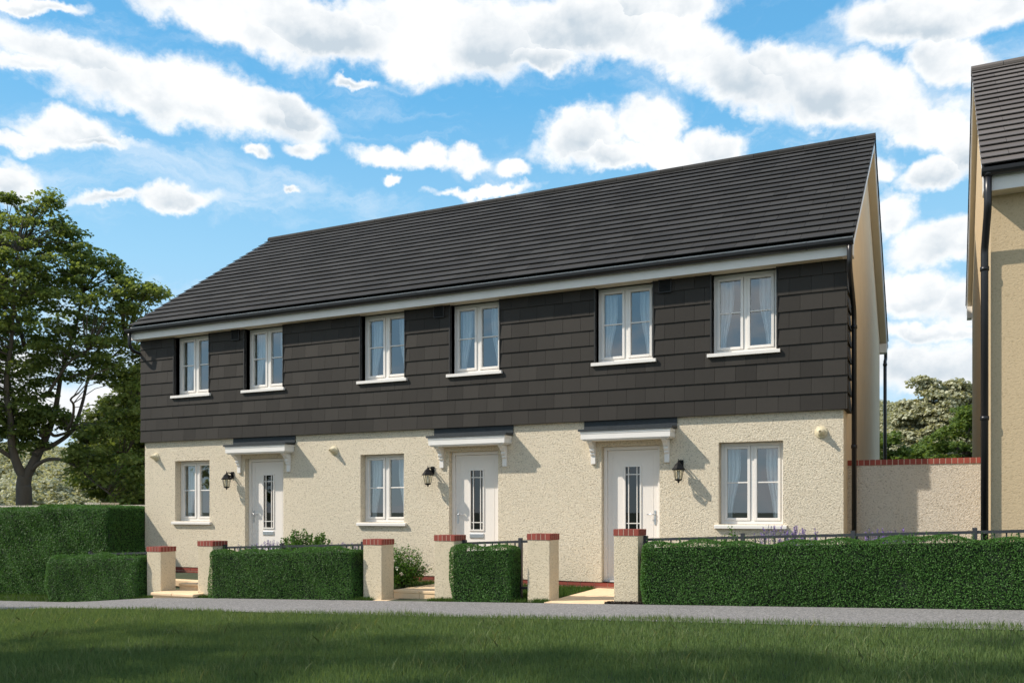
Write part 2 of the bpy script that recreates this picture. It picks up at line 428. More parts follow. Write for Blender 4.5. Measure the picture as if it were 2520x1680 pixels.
# tile hanging
mb = MB()
TX0, TX1, TZ0, TZ1, G, TW = XL-.06, XR+.055, 2.52, 4.60, 0.2365, 0.302
def clip_spans(a, b, c, d, ops):
    """x-spans of the tile (a..b, c..d) left free by the openings (openings split by height)"""
    out = [(a, b, c, d)]
    for (oa, ob, oc, od) in ops:
        nxt = []
        for (p, q, r, s) in out:
            if q <= oa or p >= ob or s <= oc or r >= od: nxt.append((p, q, r, s)); continue
            if p < oa: nxt.append((p, oa, r, s))
            if q > ob: nxt.append((ob, q, r, s))
            if r < oc: nxt.append((max(p,oa), min(q,ob), r, oc))
            if s > od: nxt.append((max(p,oa), min(q,ob), od, s))
        out = nxt
    return [t for t in out if t[1]-t[0] > .01 and t[3]-t[2] > .01]
tops = [(x-.016, x+.948, 3.36, 4.62) for x in UPW]
for k in range(9):
    z0 = TZ0 + k*G; z1 = min(z0+G+.012, TZ1)
    x = TX0 - (TW/2 if k % 2 else 0)
    while x < TX1:
        a, b = max(x, TX0), min(x+TW-.0035, TX1)
        if b-a > .02:
            j = random.uniform(-.0012, .0012)
            for (p, q, r, s) in clip_spans(a, b, z0, z1, tops):
                y0 = YF-.068+j + (r-z0)/G*.015; y1 = YF-.068+j+(s-z0)/G*.015
                mb.hexa([(p,y0,r),(q,y0,r),(q,YF-.002,r),(p,YF-.002,r),(p,y1,s),(q,y1,s),(q,YF-.002,s),(p,YF-.002,s)])
        x += TW
    for X, s in ((XR, 1), (XL, -1)):             # returns round the corners
        y = YF-.04 - (TW/2 if k % 2 else 0)
        while y < YF+.62:
            a, b = max(y, YF-.03), min(y+TW-.0025, YF+.62)
            if b-a > .02:
                x0 = X+s*.060; x1 = X+s*.036; xi = X+s*.002
                mb.hexa([(x0,a,z0),(x0,b,z0),(xi,b,z0),(xi,a,z0),(x1,a,z1),(x1,b,z1),(xi,b,z1),(xi,a,z1)])
            y += TW
mb.build('tile_cladding', M['wall_tile'], house)
for x in UPW:                                    # dark lining of each upper opening
    mb = MB(); a, b = x-.016, x+.948
    mb.box(a, x, YF-.072, YF+.10, 3.43, 4.60); mb.box(x+.932, b, YF-.072, YF+.10, 3.43, 4.60)
    mb.box(a, b, YF-.072, YF+.10, 4.6, 4.622)
    mb.build('opening_lining', M['tile_dark'], house)

# windows
def window(x0, x1, z0, z1, yf, parent, shut=0.5):
    f = MB(); t = .048
    f.ring(x0+.004, x1-.004, z0+.004, z1-.004, t, yf, yf+.07)
    xm = (x0+x1)/2; f.box(xm-.026, xm+.026, yf+.004, yf+.07, z0+.004+t, z1-.004-t)
    w = f.build('window', M['white'], parent, bevel=.004)
    for a, b in ((x0+.004+t, xm-.026), (xm+.026, x1-.004-t)):
        c = MB(); c.ring(a+.002, b-.002, z0+.006+t, z1-.006-t, .040, yf-.010, yf+.05)
        zb = z0 + (z1-z0)*.51; c.box(a+.042, b-.042, yf+.004, yf+.022, zb-.010, zb+.010)
        c.build('casement', M['white'], w, bevel=.004)
        p = MB(); y = yf+.026
        p.box(a+.030, b-.030, y, y+.006, z0+.03+t, z1-.03-t)
        p.build('pane', M['glass'], w)
    s = MB(); s.prism([(yf+.02, z0+.002), (yf-.02, z0+.002), (yf-.06, z0-.004)], x0+.001, x1-.001)
    yo = YF-.105 if z0 > 3 else YF-.055
    s.prism([(yo, z0-.062), (yf+.02, z0-.062), (yf+.02, z0-.006), (yo+.01, z0-.012), (yo, z0-.018)], x0-.056, x1+.056)
    s.build('sill', M['white'], w, bevel=.004)
    return w

def curtain(x0, x1, z0, z1, y, left, label):
    """one voile half, its inner edge swept aside towards the bottom"""
    nz, nx = 18, 40; V = []
    W = x1-x0
    for j in range(nz+1):
        v = j/nz; z = z0 + (z1-z0)*v
        e = (0.115 if left else .165) + (0.155 if left else .12)*float(sstep(.05, .75, v)) - 0.006*math.sin(v*9)
        for i in range(nx+1):
            u = i/nx; xx = u*e*W
            x = x0 + xx if left else x1 - xx
            fold = 0.022*math.sin(u*22 + 1.3*v) + .012*math.sin(u*41+2)
            V.append((x, y + fold, z))
    F = []
    for j in range(nz):
        for i in range(nx):
            a = j*(nx+1)+i; F.append((a, a+1, a+nx+2, a+nx+1))
    me = bpy.data.meshes.new('curtain'); cx = (x0+x1)/2
    me.from_pydata([(p[0]-cx, p[1]-y, p[2]-z0) for p in V], [], F); me.materials.append(M['curtain'])
    for p in me.polygons: p.use_smooth = True
    o = bpy.data.objects.new('curtain', me); COL.objects.link(o); o.location = (cx, y, z0)
    return tag(o, label, 'curtain', 'white curtains behind the windows')

upper_names = ['the upper window nearest the big tree', 'the second upper window from the tree',
               'the third upper window from the tree', 'the upper window above the middle door',
               'the upper window above the right door', 'the upper window nearest the right downpipe']
ground_names = ['the ground floor window nearest the tall hedge', 'the ground floor window beside the middle door',
                'the ground floor window above the long right hedge']
for x, nm in zip(UPW, upper_names):
    window(x, x+.932, 3.43, 4.60, YF+.085, house)
    curtain(x+.06, x+.872, 3.46, 4.62, YF+.25, True, 'white curtain on the left side of '+nm)
    curtain(x+.06, x+.872, 3.46, 4.62, YF+.25, False, 'white curtain on the right side of '+nm)
for x, nm in zip(GRW, ground_names):
    window(x, x+.92, 0.915, 2.118, YF+.145, house)
    curtain(x+.05, x+.87, 0.95, 2.14, YF+.30, True, 'white curtain on the left side of '+nm)
    curtain(x+.05, x+.87, 0.95, 2.14, YF+.30, False, 'white curtain on the right side of '+nm)

# doors
def door(x0, handle_left, parent):
    x1, z1, yf = x0+.936, 2.12, YF+.12
    d = MB(); t = .058; a, b, zt = x0+t+.004, x1-t-.004, z1-t-.004
    gx = (x0+x1)/2; g0, g1, gz0, gz1 = gx-.118, gx+.118, .80, 1.80
    y = yf+.012; yb = yf+.055
    xs = [a, g0, g1, b]; zs = [.03, gz0, gz1, zt]
    for i in range(3):
        for j in range(3):
            if i == 1 and j == 1: continue
            d.box(xs[i], xs[i+1], y, yb, zs[j], zs[j+1])
    d.ring(a+.075, b-.075, .12, zt-.085, .006, y-.003, y+.002)     # pressed line round the leaf
    dr = d.build('door', M['door_white'], parent)
    f = MB(); f.box(x0+.003, x0+t, yf-.02, yf+.07, 0.0, z1-.003); f.box(x1-t, x1-.003, yf-.02, yf+.07, 0.0, z1-.003)
    f.box(x0+t, x1-t, yf-.02, yf+.07, z1-t, z1-.003); f.box(x0+t, x1-t, yf-.05, yf+.07, 0.0, .026)
    f.build('door_frame', M['white'], dr, bevel=.003)
    r = MB(); r.ring(g0-.022, g1+.022, gz0-.022, gz1+.022, .024, y-.014, y+.004)
    for xx in (g0+.050, g1-.050): r.box(xx-.007, xx+.007, y-.002, y+.012, gz0, gz1)
    for zz in (gz0+.12, gz1-.12): r.box(g0, g1, y-.001, y+.011, zz-.007, zz+.007)
    r.build('glazing_frame', M['white'], dr)
    p = MB(); p.box(g0, g1, y+.014, y+.02, gz0, gz1); p.build('pane', M['door_glass'], dr)
    h = MB(); hx = x0+t+.05 if handle_left else x1-t-.05; s = 1 if handle_left else -1
    h.box(hx-.013, hx+.013, y-.010, y-.0005, .90, 1.12)
    h.tube([(hx, y-.008, 1.06), (hx, y-.05, 1.06), (hx+s*.02, y-.055, 1.06), (hx+s*.12, y-.052, 1.058)], .0085, 8)
    h.lathe((hx, y-.01, .955), [(.011, 0), (.011, .006)], 12, axis='y')
    h.build('handle', M['steel'], dr)
    l = MB(); l.box(gx-.135, gx+.135, y-.012, y-.0005, .655, .735); l.box(gx-.128, gx+.128, y-.017, y-.012, .662, .728)
    l.build('letterbox', M['steel'], dr, bevel=.003)
    return dr
for x, hl in zip(DRS, (True, True, False)): door(x, hl, house)

# door canopies
def canopy(x0, x1, parent):
    yf = YF-.27
    b = MB(); b.box(x0+.035, x1-.035, yf, YF-.002, 2.215, 2.345); 
    b.box(x0+.028, x1-.028, yf-.006, YF-.002, 2.300, 2.342)
    b.box(x0+.06, x1-.06, yf+.02, YF-.002, 2.195, 2.2155)
    c = b.build('canopy', M['white_board'], parent, bevel=.003)
    l = MB(); l.prism([(yf-.022, 2.338), (YF-.004, 2.362), (YF-.004, 2.395), (yf-.022, 2.372)], x0, x1)
    l.box(x0, x1, YF-.022, YF-.001, 2.39, 2.518)
    l.build('lead_roof', M['lead'], c)
    prof = [(0,1.845),(-.036,1.845),(-.036,1.975),(-.058,1.985),(-.064,2.005),(-.060,2.025),(-.082,2.035),(-.092,2.06),(-.088,2.085),
            (-.112,2.10),(-.132,2.13),(-.170,2.155),(-.205,2.17),(-.205,2.195),(0,2.195)]
    for xx in (x0+.115, x1-.115-.075):
        k = MB(); k.prism([(YF-.001+y, z) for y, z in prof], xx, xx+.075); k.build('bracket', M['white_board'], c, bevel=.002)
for xa, xb in ((-12.337, -10.831), (-7.829, -6.328), (-5.081, -3.590)): canopy(xa, xb, house)

# boiler flues and wall vents
for x in (-14.409, -9.947, -1.529):
    f = MB(); f.lathe((x, YF, 2.213), [(.085,0),(.085,.012),(.078,.022),(.058,.026),(.056,.05),(.050,.056),(.042,.06),(.040,.10),(.036,.104),(.026,.106),(.024,.14),(.018,.142),(.016,.115)], 28, axis='y', sm=False)
    f.build('flue', M['flue'], house)
for x in (-12.327, -7.797, -3.857):
    v = MB(); y = YF-.072; v.ring(x, x+.20, 4.395, 4.595, .014, y-.02, y+.01)
    v.box(x+.014, x+.186, y+.004, y+.02, 4.409, 4.581)
    for k in range(8):
        z = 4.415+k*.0212; v.prism([(y-.016, z), (y+.003, z+.012), (y+.003, z+.016), (y-.016, z+.004)], x+.014, x+.186)
    v.build('air_vent', M['tile_dark'], house)

# roof: every tile a small slab, half bonded
def roof_slope(mb, x0, x1, ey, ez, ry, rz, courses, tw, th=.022, sgn=1):
    n = Vector((0, -(rz-ez)*sgn, abs(ry-ey))).normalized()
    for k in range(courses):
        a, b = k/courses, min((k+1.0)/courses, 1.0)
        y0, z0 = ey+(ry-ey)*a, ez+(rz-ez)*a; y1, z1 = ey+(ry-ey)*b, ez+(rz-ez)*b
        x = x0 - (tw/2 if k % 2 else 0)
        while x < x1:
            p, q = max(x, x0), min(x+tw-.004, x1)
            if q-p > .02:
                j = random.uniform(-.0015, .0015); bt, tp = .017+j, .029+j          # underside and top at the lower edge
                y2, z2 = y1+(ry-ey)/courses*.35, z1+(rz-ez)/courses*.35
                if k == courses-1: y2, z2 = y1, z1
                e0, e1 = -.016, -.006
                mb.hexa([(p, y0+n.y*bt, z0+n.z*bt), (q, y0+n.y*bt, z0+n.z*bt), (q, y2+n.y*e0, z2+n.z*e0), (p, y2+n.y*e0, z2+n.z*e0),
                         (p, y0+n.y*tp, z0+n.z*tp), (q, y0+n.y*tp, z0+n.z*tp), (q, y2+n.y*e1, z2+n.z*e1), (p, y2+n.y*e1, z2+n.z*e1)])
            x += tw
def roof(parent, x0, x1, ey, ez, ry, rz, tmat, courses, tw, board=.15, wall_gap=.165, ends=(1,1)):
    mb = MB(); roof_slope(mb, x0, x1, ey, ez, ry, rz, courses, tw)
    roof_slope(mb, x0, x1, 2*ry-ey, ez, ry, rz, courses, tw, sgn=-1)
    r = mb.build('roof', tmat, parent)
    sl = (rz-ez)/(ry-ey)
    # rafters' deck: closes the attic and carries the tiles
    mb = MB(); d0, d1 = .035, .09
    mb.prism([(ey+.05, ez+.05*sl-d0), (ry, rz-d0), (2*ry-ey-.05, ez+.05*sl-d0), (2*ry-ey-.05, ez+.05*sl-d1), (ry, rz-d1), (ey+.05, ez+.05*sl-d1)], x0+.012, x1-.012)
    mb.build('roof_deck', M['tile_dark'], r)
    # half-round ridge tiles
    mb = MB(); x = x0-.004; prof = []
    while x < x1-.02:
        e = min(x+.447, x1+.004); pr = []
        for s in range(9):
            a = math.radians(198 - s*27); pr.append((ry+.105*math.cos(a), rz-.026+.082*math.sin(a)))
        mb.prism(pr, x, e-.003); x += .45
    mb.build('ridge_tiles', tmat, r)
    # bargeboards: box verge between tiles and gable
    for xe, s in ((x0, 1), (x1, -1)):
        g0, g1 = (xe+.018, xe+wall_gap) if s > 0 else (xe-wall_gap, xe-.018)
        for sgn in (1, -1):
            Y = lambda t: ry + sgn*(t-ry)
            mb = MB(); ye = ey+.055
            top = .038; bot = top+board
            pts = [(Y(ye), ez+(ye-ey)*sl-top), (Y(ry), rz-top), (Y(ry), rz-bot-.02), (Y(ye), ez+(ye-ey)*sl-bot-.03)]
            face = (g0, g0+.02) if s > 0 else (g1-.02, g1)
            soff = (g0+.02, g1) if s > 0 else (g0, g1-.02)
            mb.prism(pts, *face); mb.build('bargeboard', M['verge_white'], r)
            mb = MB(); pts2 = [(y, z+(.004 if i > 1 else 0)) for i, (y, z) in enumerate(pts)]
            mb.prism(pts2, *soff); mb.build('verge_soffit', M['cream_board'], r)
    return r
rf = roof(house, -14.885, -1.068, EY, EZ2, RY, RZ, M['roof_tile'], 20, .452)

def gutter_run(parent, x0, x1, y, z, r=.056):
    mb = MB(); k = 10
    outer = [(y+r*math.cos(math.radians(180+18*i)), z-.02+r*math.sin(math.radians(180+18*i))) for i in range(k+1)]
    inner = [(y+(r-.004)*math.cos(math.radians(180+18*i)), z-.02+(r-.004)*math.sin(math.radians(180+18*i))) for i in range(k+1)]
    prof = [(y-r-.003, z+.004)] + outer + [(y+r, z)] + [(y+r-.004, z)] + inner[::-1] + [(y-r+.004, z+.004)]
    mb.prism(prof, x0, x1)
    for xe in (x0-.006, x1): mb.prism([(y-r-.004, z+.004)] + [(a, b-.002) for a, b in outer] + [(y+r+.001, z+.002)], xe, xe+.006)
    x = x0+.6
    while x < x1: mb.prism([(y-r-.006, z+.006)] + [(y+(p-y)*1.06, z-.02+(q-z+.02)*1.06) for p, q in outer] + [(y+r+.002, z+.004)], x, x+.03); x += 2.1
    return mb.build('gutter', M['black'], parent)
def fascia_run(parent, x0, x1, y0, y1, zb, zt, ywall):
    mb = MB(); mb.box(x0, x1, y0, y1, zb, zt); f = mb.build('fascia', M['white_board'], parent)
    mb = MB(); mb.box(x0+.001, x1-.001, y1+.001, ywall, zb+.008, zb+.02); mb.build('soffit', M['cream_board'], f)
    return f
fascia_run(house, -14.86, -1.092, 12.872, 12.892, 4.585, 4.842, YF-.002)
gutter_run(house, -14.90, -1.085, 12.808, 4.788)
fascia_run(house, -14.86, -1.092, YBK-.062, YBK-.042, 4.585, 4.79, YBK-.064) 
gutter_run(house, -14.90, -1.085, YBK+.02, 4.806)
for x0, x1 in ((-14.862, XL-.001), (XR+.001, -1.090)):
    for a, b, zt in ((12.893, YF-.075, 4.80), (YR+.002, YBK-.064, 4.78)):   # box ends closing the eaves at the gables
        mb = MB(); mb.box(x0, x1, a, b, 4.586, zt); mb.build('eaves_box', M['white_board'], house)

def arc(p0, p1, p2, n=5):
    p0, p1, p2 = map(Vector, (p0, p1, p2))
    return [tuple(p0.lerp(p1, t).lerp(p1.lerp(p2, t), t)) for t in [i/n for i in range(n+1)]]
def downpipe(parent, pts, r, clips, mat):
    mb = MB(); mb.tube(pts, r, 12)
    for (x, y, z) in clips: mb.lathe((x, y, z), [(r+.008, 0), (r+.008, .05)], 12)
    mb.lathe((pts[0][0], pts[0][1], pts[0][2]-.05), [(r+.008, 0), (r+.008, .06)], 12)
    return mb.build('downpipe', mat, parent)
p = [(-1.128,12.812,4.76), (-1.128,12.812,4.62)] + arc((-1.128,12.812,4.52),(-1.128,12.812,4.44),(-1.128,12.90,4.37)) + arc((-1.128,13.38,4.02),(-1.128,13.50,3.93),(-1.128,13.50,3.80)) + [(-1.128,13.50,.02)]
downpipe(house, p, .034, [(-1.128,13.50,z) for z in (3.7, 2.0, .4)], M['black'])
p = [(-14.82,12.812,4.76), (-14.82,12.812,4.60)] + arc((-14.82,12.812,4.50),(-14.82,12.83,4.38),(-14.82,12.95,4.36)) + arc((-14.84,13.5,4.28),(-14.84,13.6,4.25),(-14.84,13.6,4.15)) + [(-14.84,13.6,-.1)]
downpipe(house, p, .034, [], M['black'])
p = [(-1.128,YBK-.0,4.76), (-1.128,YBK-.0,4.66)] + arc((-1.128,YBK-.0,4.56),(-1.128,YBK,4.5),(-1.128,YBK-.05,4.46)) + [(-1.128,YR+.05,4.40),(-1.128,YR+.05,.02)]
downpipe(house, p, .036, [(-1.128,YR+.05,4.3)], M['black'])

# rooms behind the windows
mb = MB(); mb.box(XL+.28, XR-.28, YF+.30, YR-.28, -.10, -.004); mb.box(XL+.28, XR-.28, YF+.30, YR-.28, 2.45, 2.70)
mb.box(XL+.28, XR-.28, YF+.30, YR-.28, 4.78, 4.85); mb.build('floors', M['inside'], house)
mb = MB(); mb.box(XL+.28, XR-.28, 16.4, 16.55, -.004, 2.45); mb.box(XL+.28, XR-.28, 16.4, 16.55, 2.70, 4.78)
for x in (-10.23, -5.72):
    for a, b in ((YF+.30, 16.4), (16.55, YR-.28)):
        mb.box(x-.1, x+.1, a, b, -.003, 2.449); mb.box(x-.1, x+.1, a, b, 2.701, 4.779)
mb.build('inner_walls', M['inside'], house)

# ------------------------------------------------------------------ wall lanterns
def lantern(x, label):
    y0 = YF; yc = YF-.165; z = 1.70
    t = thing('wall_lantern', (x, y0, z), label, 'wall lantern', 'black wall lanterns beside the doors')
    b = MB(); b.box(x-.032, x+.032, y0-.022, y0-.001, z+.045, z+.175); b.build('backplate', M['iron'], t, bevel=.004)
    a = MB(); a.tube([(x, y0-.02, z+.125), (x, y0-.07, z+.150), (x, y0-.13, z+.150), (x, yc, z+.125)], [.014,.011,.010,.010], 8)
    a.box(x-.012, x+.012, y0-.10, y0-.02, z+.075, z+.105); a.build('arm', M['iron'], t)
    c = MB(); c.lathe((x, yc, z), [(.100,.020),(.104,.030),(.085,.050),(.060,.085),(.056,.10),(.034,.118),(.022,.13),(.012,.138),(.014,.150),(.006,.158),(.006,.182)], 6, sm=False, rot=.52)
    c.build('cap', M['iron'], t)
    g = MB(); g.lathe((x, yc, z), [(.046,-.118),(.074,.019)], 6, sm=False, rot=.52); g.build('glass', M['lamp_glass'], t)
    f = MB()
    for k in range(6):
        an = k*math.pi/3+.52; f.tube([(x+.049*math.cos(an), yc+.049*math.sin(an), z-.12), (x+.077*math.cos(an), yc+.077*math.sin(an), z+.02)], .0045, 5)
    f.lathe((x, yc, z), [(.008,-.175),(.016,-.160),(.010,-.152),(.034,-.142),(.056,-.130),(.058,-.118),(.04,-.117)], 6, sm=False, rot=.52)
    f.build('cage', M['iron'], t)
    u = MB(); u.lathe((x, yc, z), [(.012,-.115),(.012,-.06),(.018,-.04),(.018,0),(.008,.012)], 10); u.build('bulb', M['white'], t)
lantern(-12.367, 'black hexagonal wall lantern left of the first door, nearest the tall hedge')
lantern(-7.865, 'black hexagonal wall lantern left of the middle door')
lantern(-3.527, 'black hexagonal wall lantern on the right of its door, under the right canopy')

# ------------------------------------------------------------------ gate pillars
def pillar(x0, top, label):
    w = .333; y0, y1 = 11.2, 11.533; x1 = x0+w
    zb = float(ground(x0+.16, 11.3))-.05
    t = thing('gate_pillar', (x0+w/2, (y0+y1)/2, zb+.05), label, 'gate pillar', 'rendered gate pillars with brick caps')
    m = MB(); m.box(x0, x1, y0, y1, zb, top-.082); m.build('shaft', M['roughcast_fine'], t, bevel=.006)
    c = MB(); e = .006
    c.box(x0-.0035, x1+.0035, y0-.0035, y1+.0035, top-.081, top-.002, 1)
    for i in range(5):
        for j in range(5):
            if 0 < i < 4 and 0 < j < 4: continue
            a = x0-e+i*(w+2*e)/5; b = y0-e+j*(w+2*e)/5; s = (w+2*e)/5
            c.box(a+(.0055 if i else 0), a+s-(.0055 if i < 4 else 0), b+(.0055 if j else 0), b+s-(.0055 if j < 4 else 0), top-.084, top)
    s = (w+2*e)/5; c.box(x0-e+s+.004, x1+e-s-.004, y0-e+s+.004, y1+e-s-.004, top-.02, top-.001)
    c.build('brick_cap', [M['brick'], M['mortar']], t)
pillar(-12.527, EZ-.600, 'cream pillar left of the two-step gateway, nearest the tall hedge')
pillar(-11.331, EZ-.484, 'cream pillar right of the two-step gateway, before the first door')
pillar(-7.947, EZ-.408, 'cream pillar beside the white flowering shrub, left of the one-step gateway')
pillar(-6.687, EZ-.331, 'cream pillar between the one-step gateway and the short square hedge')
pillar(-5.187, EZ-.297, 'cream pillar left of the step-free path to the right-hand door')
pillar(-3.922, EZ-.223, 'tallest cream pillar, at the left end of the long right hedge')

# ------------------------------------------------------------------ railings
def railing(x0, x1, zt0, zt1, posts, label, first=None):
    y = 11.45
    zt = lambda x: zt0+(zt1-zt0)*(x-x0)/(x1-x0)
    t = thing('railing', ((x0+x1)/2, y, float(ground((x0+x1)/2, y))), label, 'railing', 'low grey metal railings behind the hedges')
    for d, nm in ((0, 'top_rail'), (.66, 'bottom_rail')):
        r = MB(); r.hexa([(x0,y-.02,zt(x0)-.035-d),(x1,y-.02,zt(x1)-.035-d),(x1,y+.02,zt(x1)-.035-d),(x0,y+.02,zt(x0)-.035-d),
                          (x0,y-.02,zt(x0)-d),(x1,y-.02,zt(x1)-d),(x1,y+.02,zt(x1)-d),(x0,y+.02,zt(x0)-d)])
        r.build(nm, M['slate_iron'], t)
    for px in posts:
        p = MB(); g = float(ground(px, y)); p.box(px-.025, px+.025, y-.026, y+.026, g-.02, zt(px)+.035); p.build('post', M['slate_iron'], t)
    x = x0+.125
    while x < x1-.03:
        if all(abs(x-q) > .05 for q in posts):
            b = MB(); b.box(x-.008, x+.008, y-.008, y+.008, zt(x)-.66, zt(x)-.034); b.build('baluster', M['slate_iron'], t)
        x += .121
railing(-10.995, -7.955, EZ-.581, EZ-.484, (-10.96, -9.741, -8.13), 'dark grey railing behind the wide hedge before the first door, with purple flowers above it')
railing(-6.35, -5.192, EZ-.440, EZ-.389, (-6.32, -5.412), 'short dark grey railing behind the square hedge by the middle door')
railing(-3.585, 1.75, EZ-.347, EZ-.160, (-3.56, -2.283, -.970, .336, 1.65), 'long dark grey railing behind the longest hedge, running towards the right edge')
railing(-14.3, -12.53, EZ-.765, EZ-.695, (-14.27, -12.6), 'dark grey railing end by the leftmost pillar, between low and tall hedges')

# ------------------------------------------------------------------ hedges
def hedge(x0, x1, y0, y1, z0f, z1f, label, dens=9000, r=.09, size=(.014,.024), name='hedge', wob=.030):
    xm = (x0+x1)/2; zb = float(z0f(xm)); z1o = z1f; z1f = lambda x: z1o(x)-.02
    t = thing(name, (xm, (y0+y1)/2, zb), label, 'hedge', None)
    L, D = x1-x0, y1-y0; H = float(z1f(xm)-z0f(xm))
    areas = {'f': L*H, 'b': L*H*.3, 't': L*D, 'l': D*H, 'r': D*H}
    pts = []
    for k, a in areas.items():
        n = int(a*dens); u = RNG.random(n); v = RNG.random(n)
        if k in 'fb': P = np.stack([u, np.zeros(n) if k == 'f' else np.ones(n), v], 1)
        elif k == 't': P = np.stack([u, v, np.ones(n)], 1)
        else: P = np.stack([np.zeros(n) if k == 'l' else np.ones(n), u, v], 1)
        pts.append(P)
    U = np.concatenate(pts)
    X = x0+U[:,0]*L; Y = y0+U[:,1]*D; Zr = U[:,2]*H            # box space
    Q = np.stack([X, Y, Zr], 1)
    lo = np.array([x0+r, y0+r, -1.0]); hi = np.array([x1-r, y1-r, H-r])
    C = np.clip(Q, lo, hi); Dv = Q-C; Nn = unit(Dv + 1e-6)
    bump = wob*(np.sin(X*5.1+Zr*3)+np.sin(X*2.3-Zr*6.0+1)+np.sin(X*11+Zr*9))*.6
    dep = RNG.exponential(.018, len(Q))-.016
    S = C + Nn*(r + bump - dep)[:,None]
    base = z0f(S[:,0]); top = z1f(S[:,0]); S[:,2] = base + S[:,2]/H*(top-base)
    Ln = Nn*0.9 + RNG.normal(size=Nn.shape)*.75 + np.array([0,0,.35])
    sz = RNG.uniform(size[0], size[1], len(S))
    V = leaf_verts(S, Ln, sz, LEAF)
    # young shoots standing out of the top
    ns = int(L*34); sx = RNG.uniform(x0+.05, x1-.05, ns); sy = RNG.uniform(y0, y1-.05, ns); hh = RNG.uniform(.01, .085, ns)
    sp = []
    for q in range(6):
        f = q/5
        sp.append(np.stack([sx+RNG.normal(0,.008,ns), sy+RNG.normal(0,.008,ns), z1f(sx)+hh*f], 1))
    sp = np.concatenate(sp); V2 = leaf_verts(sp, RNG.normal(size=sp.shape)+np.array([0,-.4,.4]), RNG.uniform(.014,.024,len(sp)), LEAF)
    np_mesh('foliage', np.concatenate([V, V2]), 6, M['hedge'], parent=t)
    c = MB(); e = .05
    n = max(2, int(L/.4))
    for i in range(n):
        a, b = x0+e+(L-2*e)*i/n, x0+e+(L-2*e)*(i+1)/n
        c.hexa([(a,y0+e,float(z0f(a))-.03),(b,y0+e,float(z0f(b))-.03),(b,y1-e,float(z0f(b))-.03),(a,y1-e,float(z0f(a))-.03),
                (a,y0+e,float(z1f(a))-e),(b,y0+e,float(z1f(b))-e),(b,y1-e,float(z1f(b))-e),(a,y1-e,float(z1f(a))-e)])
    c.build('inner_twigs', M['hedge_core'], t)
    return t
lin = lambda xa, za, xb, zb: (lambda x: za+(zb-za)*(np.asarray(x, float)-xa)/(xb-xa))
gr = lambda x: ground(x, 11.05)
hedge(-15.02, -12.56, 11.05, 11.45, gr, lin(-15, EZ-.815, -12.6, EZ-.73), 'low box hedge left of the leftmost pillar, in front of the tall hedge', r=.16)
hedge(-10.96, -8.03, 11.05, 11.42, gr, lin(-10.9, EZ-.625, -8.05, EZ-.545), 'wide box hedge between the two-step and one-step gateways, below purple flowers')
hedge(-6.36, -5.36, 11.05, 11.42, gr, lin(-6.3, EZ-.495, -5.37, EZ-.455), 'short square box hedge between two pillars by the middle door')
hedge(-3.50, 1.8, 11.05, 11.42, gr, lin(-3.5, EZ-.395, .8, EZ-.255), 'longest box hedge, running from the tallest pillar to the right edge')
hedge(-24.0, -14.76, 12.26, 13.4, lambda x: ground(x, 12.2)*1.0+.02, lin(-24, 1.09, -14.76, 1.245), 'tall dense hedge at the left, against the end of the terrace', dens=6200, r=.14, size=(.019,.031), wob=.03)

# ------------------------------------------------------------------ steps and paths
def slabs(mb, x0, x1, y0, y1, z0, z1, nx, ny, gap=.003):
    for i in range(nx):
        for j in range(ny):
            a, b = x0+(x1-x0)*i/nx, x0+(x1-x0)*(i+1)/nx; c, d = y0+(y1-y0)*j/ny, y0+(y1-y0)*(j+1)/ny
            mb.box(a+(gap if i else 0), b-(gap if i < nx-1 else 0), c+(gap if j else 0), d-(gap if j < ny-1 else 0), z0, z1)
s1 = thing('garden_step', (-11.7, 11.2, -.4), 'lower sandstone step with a rounded nosing, sticking out past the leftmost pillars', 'step', 'sandstone garden steps')
m = MB(); slabs(m, -12.17, -11.19, 10.955, 11.62, -.325, -.272, 2, 1); m.build('tread', M['stone'], s1, bevel=.014)
m = MB(); slabs(m, -12.14, -11.22, 10.985, 11.6, -.46, -.326, 2, 1); m.build('riser', M['stone'], s1)
s2 = thing('garden_step', (-11.76, 11.65, -.26), 'upper sandstone step of the two-step gateway below the red brick plinth', 'step', 'sandstone garden steps')
m = MB(); slabs(m, -12.185, -11.34, 11.585, 11.98, -.205, -.163, 2, 1); m.build('tread', M['stone'], s2, bevel=.010)
m = MB(); slabs(m, -12.18, -11.345, 11.61, 11.98, -.34, -.206, 2, 1); m.build('riser', M['stone'], s2)
s3 = thing('garden_step', (-7.15, 11.55, -.24), 'single sandstone step of the gateway beside the white flowering shrub', 'step', 'sandstone garden steps')
m = MB(); slabs(m, -7.612, -6.69, 11.52, 11.95, -.140, -.100, 2, 1); m.build('tread', M['stone'], s3, bevel=.006)
m = MB(); slabs(m, -7.612, -6.69, 11.53, 11.95, -.30, -.141, 2, 1); m.build('riser', M['stone'], s3)
m = MB(); slabs(m, -14.4, -11.0, 11.985, YF+.012, -.26, -.165, 6, 2)
slabs(m, -7.60, -6.60, 11.955, YF+.012, -.22, -.100, 2, 2); slabs(m, -7.70, -6.62, 11.03, 11.515, -.33, -.232, 2, 1)
n0 = len(m.v)
for i in range(2):
    for j in range(4):
        a, b = -4.86+.49*i, -4.86+.49*(i+1)-.004; c, d = 11.03+.525*j, 11.03+.525*(j+1)-.004
        zf = lambda y: -.128+.034*(y-11.03)/2.1
        m.hexa([(a,c,-.3),(b,c,-.3),(b,d,-.3),(a,d,-.3),(a,c,zf(c)),(b,c,zf(c)),(b,d,zf(d)),(a,d,zf(d))])
o = m.build('garden_path', M['stone'], None, origin=(-7.5, 12.2, -.12)); tag(o, 'honey sandstone slab paths from the gateways to the doors', 'path', kind='structure')

